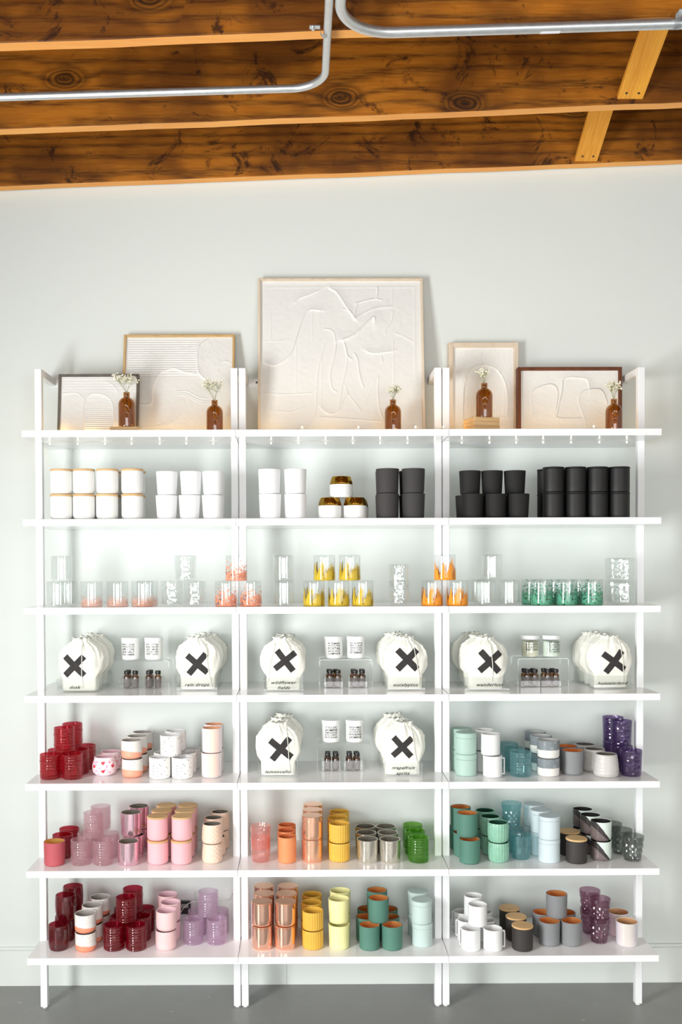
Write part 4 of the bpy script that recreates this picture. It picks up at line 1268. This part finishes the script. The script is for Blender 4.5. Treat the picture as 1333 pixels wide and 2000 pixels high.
riser(4, 218, 331, YR, 1.3290, [(255, J1, 0, None, 'white lidded jar lettered sea salt and pale amber', -.12), (300.5, J2, 0, None, 'white lidded jar lettered soft cotton and rain drops', -.08)],
      [(235, 273, [(248, 0, 'front left'), (264.5, 0, 'front right'), (251, 1, 'back left')], 'beneath the sea salt jar'), (280, 317, [(291, 0, 'front left'), (309, 0, 'front right'), (294, 1, 'back left')], 'beneath the soft cotton jar')], 'between dusk and rain drops bags')
riser(4, 624, 728, YR, 1.3310, [(652, J3, 0, None, 'white lidded jar lettered foxtail and camphor', .06), (695.7, J4, 0, None, 'white lidded jar lettered eucalyptus and rosemary', .0)],
      [(634, 670, [(645.4, 0, 'front left'), (660.5, 0, 'front right'), (643.5, 1, 'back left'), (656, 1, 'back right')], 'beneath the foxtail jar'), (681.5, 718, [(694, 0, 'front left'), (708, 0, 'front right'), (690.5, 1, 'back left'), (707, 1, 'back right')], 'beneath the green rosemary jar')], 'between wildflower and eucalyptus bags')
riser(4, 1012, 1112, YR, 1.3320, [(1036, J5, 1, 'wax', 'clear jar of cream wax lettered black pepper and sweet cedar', .05), (1077, J6, 1, 'wax_green', 'clear jar of pale green wax lettered raw honey', .12)],
      [(1018, 1056, [(1030.5, 0, 'front left'), (1046.5, 0, 'front right'), (1024.5, 1, 'back left'), (1041, 1, 'back right')], 'beneath the black pepper jar'), (1058, 1097, [(1071, 0, 'front left'), (1087.5, 0, 'front right'), (1063, 1, 'back left'), (1079, 1, 'back right')], 'beneath the raw honey jar')], 'between wanderlust and hummingbird bags')
riser(5, 619, 725, YR, 1.0060, [(646, J7, 0, None, 'white lidded jar lettered jasmine and lemongrass', .03), (693, J8, 0, None, 'white lidded jar lettered fresh mint and rhubarb', .03)],
      [(629, 665, [(640, 0, 'front left'), (656, 0, 'front right'), (640, 1, 'back left'), (655, 1, 'back right')], 'beneath the lemongrass jar'), (672, 709, [(682.5, 0, 'front left'), (697.5, 0, 'front right'), (682, 1, 'back left'), (696, 1, 'back right')], 'beneath the fresh mint jar')], 'between lemoncello and grapefruit bags')

# ------------------------------------------------------------------ plaster pictures leaning on the wall
def relief_height(w, h, strokes, nx, nz):
    X, Z = np.meshgrid(np.linspace(0, w, nx), np.linspace(0, h, nz)); H = np.zeros_like(X)
    for st in strokes:
        typ = st[0]
        if typ in ('ridge', 'step'):
            pts = st[1]; amp, wd = st[2], st[3]; best = np.full_like(X, 9.0); side = np.zeros_like(X)
            P_ = []
            for i in range(len(pts) - 1):   # smooth the polyline
                p0 = pts[max(i - 1, 0)]; p1 = pts[i]; p2 = pts[i + 1]; p3 = pts[min(i + 2, len(pts) - 1)]
                for k in range(6):
                    t = k / 6; P_.append(tuple(.5 * ((2 * p1[j]) + (-p0[j] + p2[j]) * t + (2 * p0[j] - 5 * p1[j] + 4 * p2[j] - p3[j]) * t * t + (-p0[j] + 3 * p1[j] - 3 * p2[j] + p3[j]) * t ** 3) for j in (0, 1)))
            P_.append(pts[-1])
            for (ax_, az_), (bx, bz) in zip(P_, P_[1:]):
                dx, dz = bx - ax_, bz - az_; L2 = dx * dx + dz * dz + 1e-12
                t = np.clip(((X - ax_) * dx + (Z - az_) * dz) / L2, 0, 1); d = np.hypot(X - ax_ - t * dx, Z - az_ - t * dz)
                s = np.sign(dx * (Z - az_) - dz * (X - ax_)); m_ = d < best; best = np.where(m_, d, best); side = np.where(m_, s, side)
            H += amp * np.exp(-(best / wd) ** 2)
            if typ == 'step': H += amp * .9 * np.exp(-(best / (wd * 7)) ** 2) * (side > 0)
        elif typ == 'comb':
            x0, x1, z0, z1, pitch, amp, vert = st[1:]
            mk = (X > x0) & (X < x1) & (Z > z0) & (Z < z1); q = X if vert else Z
            H += np.where(mk, amp * np.sin(2 * PI * q / pitch), 0)
        elif typ == 'ring':
            cx, cz, r0_, r1_, a0, a1, pitch, amp = st[1:]
            R_ = np.hypot(X - cx, Z - cz); A = np.degrees(np.arctan2(Z - cz, X - cx)) % 360
            H += np.where((R_ > r0_) & (R_ < r1_) & (A >= a0) & (A <= a1), amp * np.sin(2 * PI * R_ / pitch), 0)
    return X, Z, H


def picture(pxl, pxr, pytop, thick, bar, mat, strokes, label, yt, yb_, nx=160, nz=160, w_=None, h_=None, depth=.03):
    """leans from yb_ at the shelf to yt at its top; strokes are in pixels of the photograph"""
    zb = ZS[1] + .001
    pm = on_y((pxl + pxr) / 2, pytop, yt - depth)
    T = Vector((0, yt - depth, pm.z)); B = Vector((0, yb_ - depth, zb)); L = (T - B).length; upv = (T - B).normalized()
    a, b = on_y(pxl, pytop, yt - depth), on_y(pxr, pytop, yt - depth); w = b.x - a.x; x0 = a.x
    nrm = Vector((1, 0, 0)).cross(upv)   # pointing to the wall
    if nrm.y < 0: nrm = -nrm
    root = empty('framed_relief', (x0, 0, 0))
    mt = Matrix((Vector((1, 0, 0)), nrm, upv)).transposed().to_4x4(); mt.translation = Vector((x0, B.y, B.z)); root.matrix_world = mt
    tag(root, label, 'picture', 'framed plaster reliefs on the top shelf')
    for nm, lo, hi in (('frame_side', (0, 0, 0), (bar, thick, L)), ('frame_side', (w - bar, 0, 0), (w, thick, L)), ('frame_rail', (bar, 0, L - bar), (w - bar, thick, L)), ('frame_rail', (bar, 0, 0), (w - bar, thick, bar))):
        mb = MB(); mb.box(lo, hi, .0015); mb.build(nm, mat, root)
    inv = mt.inverted()

    def loc(px, py):   # pixel -> panel coordinates
        # intersect ray with the panel plane
        d = rdir(px, py); p0 = mt @ Vector((0, thick * .35, 0)); t = (p0 - O).dot(nrm) / d.dot(nrm); q = inv @ (O + d * t); return (q.x - bar, q.z - bar)
    S = []
    for st in strokes:
        if st[0] in ('ridge', 'step'): S.append((st[0], [loc(*q) for q in st[1]], st[2], st[3]))
        elif st[0] == 'comb':
            (ax_, az_), (bx, bz) = loc(st[1], st[4]), loc(st[2], st[3]); S.append(('comb', ax_, bx, az_, bz, st[5], st[6], st[7]))
        else:
            cx, cz = loc(st[1], st[2]); k = 1 / 497.0; S.append(('ring', cx, cz, st[3] * k, st[4] * k, *st[5:]))
    X, Z, H = relief_height(w - 2 * bar, L - 2 * bar, S, nx, nz)
    rn = np.random.RandomState(3); g = rn.randn(nz // 6 + 2, nx // 6 + 2)
    zi = np.linspace(0, g.shape[0] - 1.01, nz); xi = np.linspace(0, g.shape[1] - 1.01, nx); z0i = zi.astype(int); x0i = xi.astype(int); fz = (zi - z0i)[:, None]; fx = (xi - x0i)[None, :]
    G = (g[z0i][:, x0i] * (1 - fz) * (1 - fx) + g[z0i + 1][:, x0i] * fz * (1 - fx) + g[z0i][:, x0i + 1] * (1 - fz) * fx + g[z0i + 1][:, x0i + 1] * fz * fx)
    H = H + G * .00025
    Y = thick * .35 - H
    vs = np.stack([X + bar, Y, Z + bar], -1).reshape(-1, 3).tolist()
    fs = [(j * nx + i, j * nx + i + 1, (j + 1) * nx + i + 1, (j + 1) * nx + i) for j in range(nz - 1) for i in range(nx - 1)]
    link('plaster_panel', mesh('plaster_panel', vs, fs, M['plaster'], True, 180), root)
    mb = MB(); mb.box((bar * .6, thick * .6, bar * .6), (w - bar * .6, thick * .9, L - bar * .6), 0); mb.build('backing_board', M['pale_wood'], root)
    return root


def q3(*pts): return [(490 + x / 3.808, 530 + y / 3.808) for x, y in pts]
def q2(*pts): return [(100 + x / 3.603, 640 + y / 3.603) for x, y in pts]
def q5(*pts): return [(860 + x / 3.508, 650 + y / 3.508) for x, y in pts]


A_ = .0027; Wd = .0026
picture(504.3, 826.6, 542.5, .034, .0095, M['pale_wood'], [
    ('step', q3((110, 685), (180, 700), (265, 655), (310, 590), (345, 480), (385, 360), (440, 290), (520, 295)), A_, Wd),
    ('step', q3((590, 130), (640, 160), (700, 250), (750, 320), (775, 355)), A_ * 1.2, Wd), ('step', q3((680, 515), (760, 480), (850, 400), (915, 345), (918, 370)), A_ * 1.5, .004),
    ('ridge', q3((775, 355), (850, 310), (930, 275), (1050, 262)), A_ * .8, .005), ('step', q3((330, 235), (360, 205), (430, 180), (500, 150)), A_, Wd),
    ('ridge', q3((550, 430), (590, 435), (620, 465), (632, 560), (610, 680), (590, 770), (605, 870), (640, 895)), A_, Wd),
    ('ridge', q3((550, 540), (520, 640), (495, 760), (488, 900), (480, 1060), (430, 1170)), A_ * .7, Wd), ('ridge', q3((690, 520), (715, 600), (712, 700), (680, 850), (655, 1020)), A_ * .8, Wd),
    ('step', q3((525, 1020), (560, 1050), (610, 1062), (655, 1030), (690, 960), (720, 915)), A_ * .8, Wd), ('ridge', q3((700, 540), (715, 620), (750, 655)), A_, Wd),
    ('ridge', q3((770, 610), (795, 660), (805, 740), (820, 810), (838, 860)), A_ * 1.2, Wd), ('ridge', q3((700, 840), (725, 915), (780, 985), (820, 1040)), A_ * .6, Wd),
    ('ridge', q3((850, 1000), (890, 880), (945, 770)), A_ * .5, Wd), ('ridge', q3((950, 790), (945, 900), (960, 1030), (985, 1090)), A_ * .9, Wd), ('step', q3((870, 600), (920, 612), (1000, 604), (1055, 598)), A_, Wd),
    ('ridge', q3((1060, 520), (1062, 700), (1065, 830)), A_ * .6, .002), ('ridge', q3((1060, 300), (1045, 370), (1010, 430), (1000, 465)), A_, Wd), ('ridge', q3((940, 120), (945, 160), (935, 195)), A_ * 1.5, Wd),
    ('ridge', q3((780, 240), (850, 220), (930, 205), (975, 215)), A_ * 1.1, Wd), ('ridge', q3((790, 240), (770, 320)), A_, Wd), ('ridge', q3((100, 905), (250, 915), (460, 905)), A_ * .6, .002),
    ('ridge', q3((105, 520), (240, 518)), A_ * .4, .002), ('ridge', q3((150, 320), (148, 515)), A_ * .5, .002), ('ridge', q3((455, 310), (458, 520)), A_ * .4, .002), ('ridge', q3((335, 520), (340, 900)), A_ * .4, .002),
    ('ridge', q3((520, 1085), (700, 1095), (960, 1115)), A_ * .8, Wd), ('ridge', q3((525, 1090), (524, 900), (530, 630)), A_ * .4, .002), ('ridge', q3((975, 640), (978, 675)), A_, Wd),
    ('ridge', q3((1055, 120), (1050, 250)), A_ * .4, .002), ('ridge', q3((150, 1035), (300, 1045), (400, 1010)), A_ * .5, .002), ('ridge', q3((1080, 460), (1140, 485), (1200, 520)), A_ * .5, .003),
    ('ridge', q3((690, 280), (740, 300), (775, 350)), A_ * .8, Wd), ('ridge', q3((110, 120), (1220, 118)), A_ * .5, .002), ('ridge', q3((1215, 120), (1225, 800)), A_ * .5, .003)],
    'large square white plaster relief in pale wood frame, centre of the top shelf', -.006, -.088, 260, 260)
picture(242.3, 458.8, 652.8, .028, .0085, M['oak'], [
    ('comb', 249, 386, 660, 735, .0095, .0011, 0), ('step', q2((1090, 90), (1040, 140), (1030, 230), (1040, 320), (1080, 360)), A_, Wd), ('step', q2((710, 520), (715, 430), (760, 330), (860, 290), (940, 315), (1020, 328)), A_, Wd),
    ('ridge', q2((890, 460), (950, 465), (1040, 510), (1110, 520)), .0016, .0016), ('ridge', q2((890, 474), (950, 480), (1040, 524), (1110, 534)), .0016, .0016), ('ridge', q2((890, 448), (960, 450), (1040, 488), (1100, 500)), .0016, .0016)] +
    [('ridge', q2((870 + d, 505), (865 + d, 560), (835 + d, 630), (790 + d, 675), (700 + d * .4, 695 + d * .35), (620, 690 + d * .5)), .0014, .0015) for d in (0, 13, 26, 39, 52, 65)] +
    [('ridge', q2((1170, 310), (1185, 255), (1230, 235), (1260, 250)), A_ * .5, Wd), ('ridge', q2((620, 540), (700, 540)), A_ * .6, Wd)],
    'plaster relief with combed lines in a light oak frame, behind the grey framed one', -.006, -.100, 260, 240)
picture(114.2, 271.6, 730.3, .024, .0095, M['grey_wood'], [
    ('comb', 166, 220, 778, 850, .0078, .0010, 0), ('step', q2((232, 720), (232, 540), (270, 480), (320, 468), (390, 485), (430, 540), (438, 620), (438, 720)), A_ * .8, Wd), ('ridge', q2((90, 465), (180, 460), (240, 515)), A_ * .5, Wd),
    ('ridge', q2((380, 380), (430, 400), (470, 450)), A_ * .5, Wd), ('comb', 121, 262, 738, 765, .0110, .0004, 0)],
    'small plaster relief in a dark grey frame, at the end beside the outer post', -.108, -.142, 180, 170)
picture(876.8, 1013.8, 668.6, .034, .0185, M['pale_wood'], [
    ('comb', 896, 1003, 682, 850, .0065, .0005, 1), ('step', q5((160, 600), (165, 380), (200, 270), (260, 228), (340, 228), (400, 265), (445, 350), (462, 450), (460, 575)), A_ * .9, Wd),
    ('ridge', q5((360, 580), (460, 578)), A_ * .6, Wd)],
    'tall narrow plaster relief with arch in a pale wood frame', -.006, -.012, 180, 200)
picture(1012.2, 1216, 716.6, .036, .0125, M['walnut'], [
    ('step', q5((795, 520), (805, 400), (770, 355), (700, 365), (640, 395), (625, 440), (635, 560)), A_, Wd), ('step', q5((970, 585), (810, 582), (805, 540), (835, 400), (845, 320), (920, 308), (1005, 322), (1020, 385)), A_, Wd),
    ('step', q5((1145, 480), (1120, 410), (1080, 385), (1000, 395), (955, 430), (950, 480), (985, 580), (1000, 640)), A_, Wd)],
    'wide plaster relief with three slabs in a dark walnut frame', -.048, -.054, 200, 160)

# wood blocks under two of the bottles
def block(pxl, pxr, pytop, yfront, dep, zb, label, n=1):
    a, b = on_y(pxl, pytop, yfront), on_y(pxr, pytop, yfront); h = a.z - zb
    out = None
    for i in range(n):
        mb = MB(); w = b.x - a.x; mb.box((-w / 2, 0, 0), (w / 2, dep, h / n - .0004), .001)
        o = mb.build('wood_block', M['block'], None, ((a.x + b.x) / 2, yfront, zb + h / n * i + .0002)); tag(o, label[i], 'wood block', 'wood blocks raising the bottles')
    return a.z


zt1 = block(214.5, 270.5, 833.2, -.262, .075, ZS[1], ['pale wood block under the amber bottle, before the grey frame'])
# stacked boards, their near corner turned toward the camera
_zb = ZS[1]; _h = on_y(940, 814.5, -.25).z - _zb
for i in range(4):
    mb = MB(); mb.box((-.0530, -.045, 0), (.0530, .045, _h / 4 - .0004), .0012)
    p = on_y(942, 820, -.215); o = mb.build('wood_board', M['block'], None, (p.x, -.2050, _zb + _h / 4 * i + .0002), .32)
    tag(o, ['lowest', 'second lowest', 'second highest', 'topmost'][i] + ' of four stacked pale boards under an amber bottle', 'wood block', 'stacked boards on the top shelf')

# amber bottles with baby's breath
_b = MB(); _b.lathe([(0, .002), (.026, 0), (.0300, .002), (.0308, .006), (.0308, .086), (.0296, .095), (.0255, .104), (.018, .1105), (.0120, .1135), (.0112, .117), (.0122, .119), (.0112, .121), (.0122, .1235), (.0112, .126), (.0120, .129), (.0118, .133),
                     (.0085, .133), (.0085, .115), (.016, .108), (.027, .094), (.0283, .086), (.0283, .008), (0, .006)], 44)
AMB = _b.mesh('apothecary_bottle', M['amber'])


def sprig(seed, spread, hgt, leanx, n=34):
    rn = random.Random(seed); st = MB(); tips = []
    for s in range(7):
        a = rn.uniform(0, 6.28); tx = leanx + spread * .55 * math.cos(a); ty = spread * .4 * math.sin(a); tz = hgt * rn.uniform(.55, .8)
        base = [(0, 0, -.09), (0, 0, 0)]
        mid = (tx * .5 + rn.uniform(-.003, .003), ty * .5, tz * .55); top = (tx, ty, tz)
        st.tube([(.003 * math.cos(a), .003 * math.sin(a), -.085), (.002 * math.cos(a), .002 * math.sin(a), 0), mid, top], .0006, 5, False)
        for b in range(n // 7 + 1):
            k = rn.uniform(.35, 1); p = Vector(mid).lerp(Vector(top), k); q = p + Vector((rn.uniform(-1, 1) * spread * .5, rn.uniform(-1, 1) * spread * .4, rn.uniform(.1, .45) * hgt))
            st.tube([p, (p + q) / 2 + Vector((rn.uniform(-.002, .002), 0, .001)), q], .0003, 4, False); tips.append(q)
            q2_ = q + Vector((rn.uniform(-1, 1) * .009, rn.uniform(-1, 1) * .006, rn.uniform(-.004, .008))); st.tube([(p + q) / 2, q2_], .0003, 4, False); tips.append(q2_)
    bl_ = MB()
    for q in tips:
        r = rn.uniform(.002, .0038); bl_.lathe([(0, -r), (r * .8, -r * .55), (r, 0), (r * .8, r * .6), (0, r)], 7)
        for i in range(len(bl_.v) - 23 if False else len(bl_.v) - (3 * 7 + 2), len(bl_.v)):
            x, y, z = bl_.v[i]; bl_.v[i] = (x + q.x, y + q.y, z + q.z)
    return st, bl_


FL = [(247.6, -.225, None, 1, .040, .052, -.006, 'amber glass bottle on a pale wood block, with white sprigs', 'sparse white flower sprigs in the bottle on the wood block'),
      (419.5, -.215, 'shelf', 2, .036, .058, -.006, 'amber glass bottle before the oak framed relief', 'white flower sprigs before the oak framed relief'),
      (768.0, -.215, 'shelf', 3, .026, .042, .002, 'amber glass bottle before the large square relief', 'white flower sprigs before the large square relief'),
      (946.5, -.205, 'boards', 4, .022, .040, -.003, 'amber glass bottle standing on four stacked boards', 'small white flower bunch above the stacked boards'),
      (1199.8, -.215, 'shelf', 5, .028, .052, .002, 'amber glass bottle before the walnut frame corner', 'white flower sprigs before the walnut frame corner')]
for px, y, on, sd, sp_, hg, lx, lab, lab2 in FL:
    p = on_y(px, 800, y)
    z = {None: zt1, 'shelf': ZS[1] - .0005 + .0015, 'boards': _zb + _h + .0004}[on] + .0003
    o = link('apothecary_bottle', AMB, None, (p.x, y, z), 0); tag(o, lab, 'bottle', 'amber bottles on the top shelf')
    st, bl_ = sprig(sd, sp_ * 1.25, hg * 1.15, lx, 56)
    r2 = empty('flower_sprig', (p.x, y, z + .134)); tag(r2, lab2, 'flowers', "white flower sprigs in amber bottles")
    st.build('stems', M['stem'], r2); bo = bl_.build('blossoms', M['blossom'], r2); bo['kind'] = 'stuff'

# ------------------------------------------------------------------ fairy lights
def bulb_mesh():
    mb = MB(); r = .0026; mb.lathe([(0, -r * 1.5), (r * .8, -r), (r, 0), (r * .8, r), (0, r * 1.5)], 10); return mb


BULB = bulb_mesh().mesh('bulb', M['led'])


def fairy(pts_fn, n, z, label, warm, name='fairy_light_string', energy=.0, spots=()):
    root = empty(name, spots[0]); o0 = Vector(spots[0])
    mb = MB(); rn = random.Random(n); pts = []
    for a, b in zip(spots, spots[1:]):
        a, b = Vector(a), Vector(b)
        for k in range(5):
            t = k / 5; q = a.lerp(b, t); sag = warm * 4 * t * (1 - t)
            pts.append(q - o0 + Vector((0, rn.uniform(-.003, .003), sag)))
    pts.append(Vector(spots[-1]) - o0)
    mb.tube(pts, .0005, 5); mb.build('wire', M['wire'], root)
    for s in spots:
        link('bulb', BULB, root, Vector(s) - o0 + Vector((0, 0, -.001 if warm > 0 else .0015)))
        if energy:
            l = bpy.data.lights.new('bulb_glow', 'POINT'); l.energy = energy; l.color = (1, .58, .16); l.shadow_soft_size = .006
            lo = bpy.data.objects.new('bulb_glow', l); C.objects.link(lo); lo.parent = root; lo.location = Vector(s) - o0 + Vector((0, 0, .008))
    tag(root, label, 'string lights'); return root


zu = ZS[1] - TH
LB = [[92.8, 148.5, 202.5, 255, 310.5, 363, 416, 461], [529.7, 583, 636.5, 689.7, 743, 796.5, 849.4], [902, 955.8, 1007.6, 1060, 1114, 1168.7, 1221.5]]
allb = [x for r_ in LB for x in r_]
sp = []
for px in allb:
    q = on_z(px, 864.5, zu - .008); sp.append((q.x, -.262, zu - .0075))
fairy(None, 22, zu, 'fairy light string with lit bulbs hanging beneath the top shelf', .0065, spots=sp)
sp = []
for i, (px, py) in enumerate([(70, 840), (122, 841), (176, 840), (232, 840), (290, 840), (345, 840), (400, 840), (463, 838), (530, 840), (590.5, 836), (645, 840), (700.5, 836), (757, 840), (812, 836), (866.5, 836), (892, 838), (932, 838), (985, 838), (1045, 838), (1104, 838), (1160.5, 835), (1205, 838), (1240, 838)]):
    y = -.345 if py < 837 else (-.138 if 900 < px < 1000 else -.174 if px > 280 else -.1765)
    q = on_y(px, py, y); z = ZS[1] + (.0125 if py < 837 else .0045); sp.append((q.x, y, z))
fairy(None, 5, 0, 'warm fairy light string lying along the top shelf before the pictures', -.001, energy=.085, spots=sp)

# ------------------------------------------------------------------ outlet, plug and cord behind the lilac tumblers
p = on_y(363, 1768, -.0)
root = empty('wall_outlet', (p.x, 0, p.z)); tag(root, 'white wall outlet behind the lilac tumblers on the bottom shelf', 'outlet')
mb = MB(); mb.box((-.036, -.006, -.058), (.036, -.0003, .058), .002); mb.build('cover_plate', M['white_cap'], root)
for s in (-1, 1):
    mb = MB(); mb.box((-.017, -.0085, s * .020 - .014), (.017, -.006, s * .020 + .014), .002); mb.build('socket', M['white_cap'], root)
root = empty('power_adapter', (p.x, 0, p.z)); tag(root, 'black power adapter plugged into the wall outlet', 'adapter')
mb = MB(); mb.box((-.022, -.034, -.026), (.022, -.009, .024), .004); mb.build('adapter_body', M['black_cap'], root)
mb = MB(); mb.box((-.0145, -.0352, .001), (.0145, -.0338, .017), .0005); mb.build('paper_label', plain('silver_label', (170, 172, 168), .3, .6), root)
cp = [(352, 1785), (357, 1776), (366, 1766), (376, 1761), (392, 1760), (412, 1758), (430, 1757), (444, 1757), (449, 1753), (452, 1746), (457, 1741), (464, 1739)]
mb = MB(); pts = []
for i, q in enumerate(cp):
    v = on_y(q[0], q[1], -.040 if i < 4 else -.030 + min(i - 4, 5) * .0045); pts.append(v)
o0 = pts[0].copy(); mb.tube([q - o0 for q in pts], .0014, 6); o = mb.build('white_cable', M['white_cap'], None, tuple(o0)); tag(o, 'thin white cord running from the black adapter along the wall', 'cable')
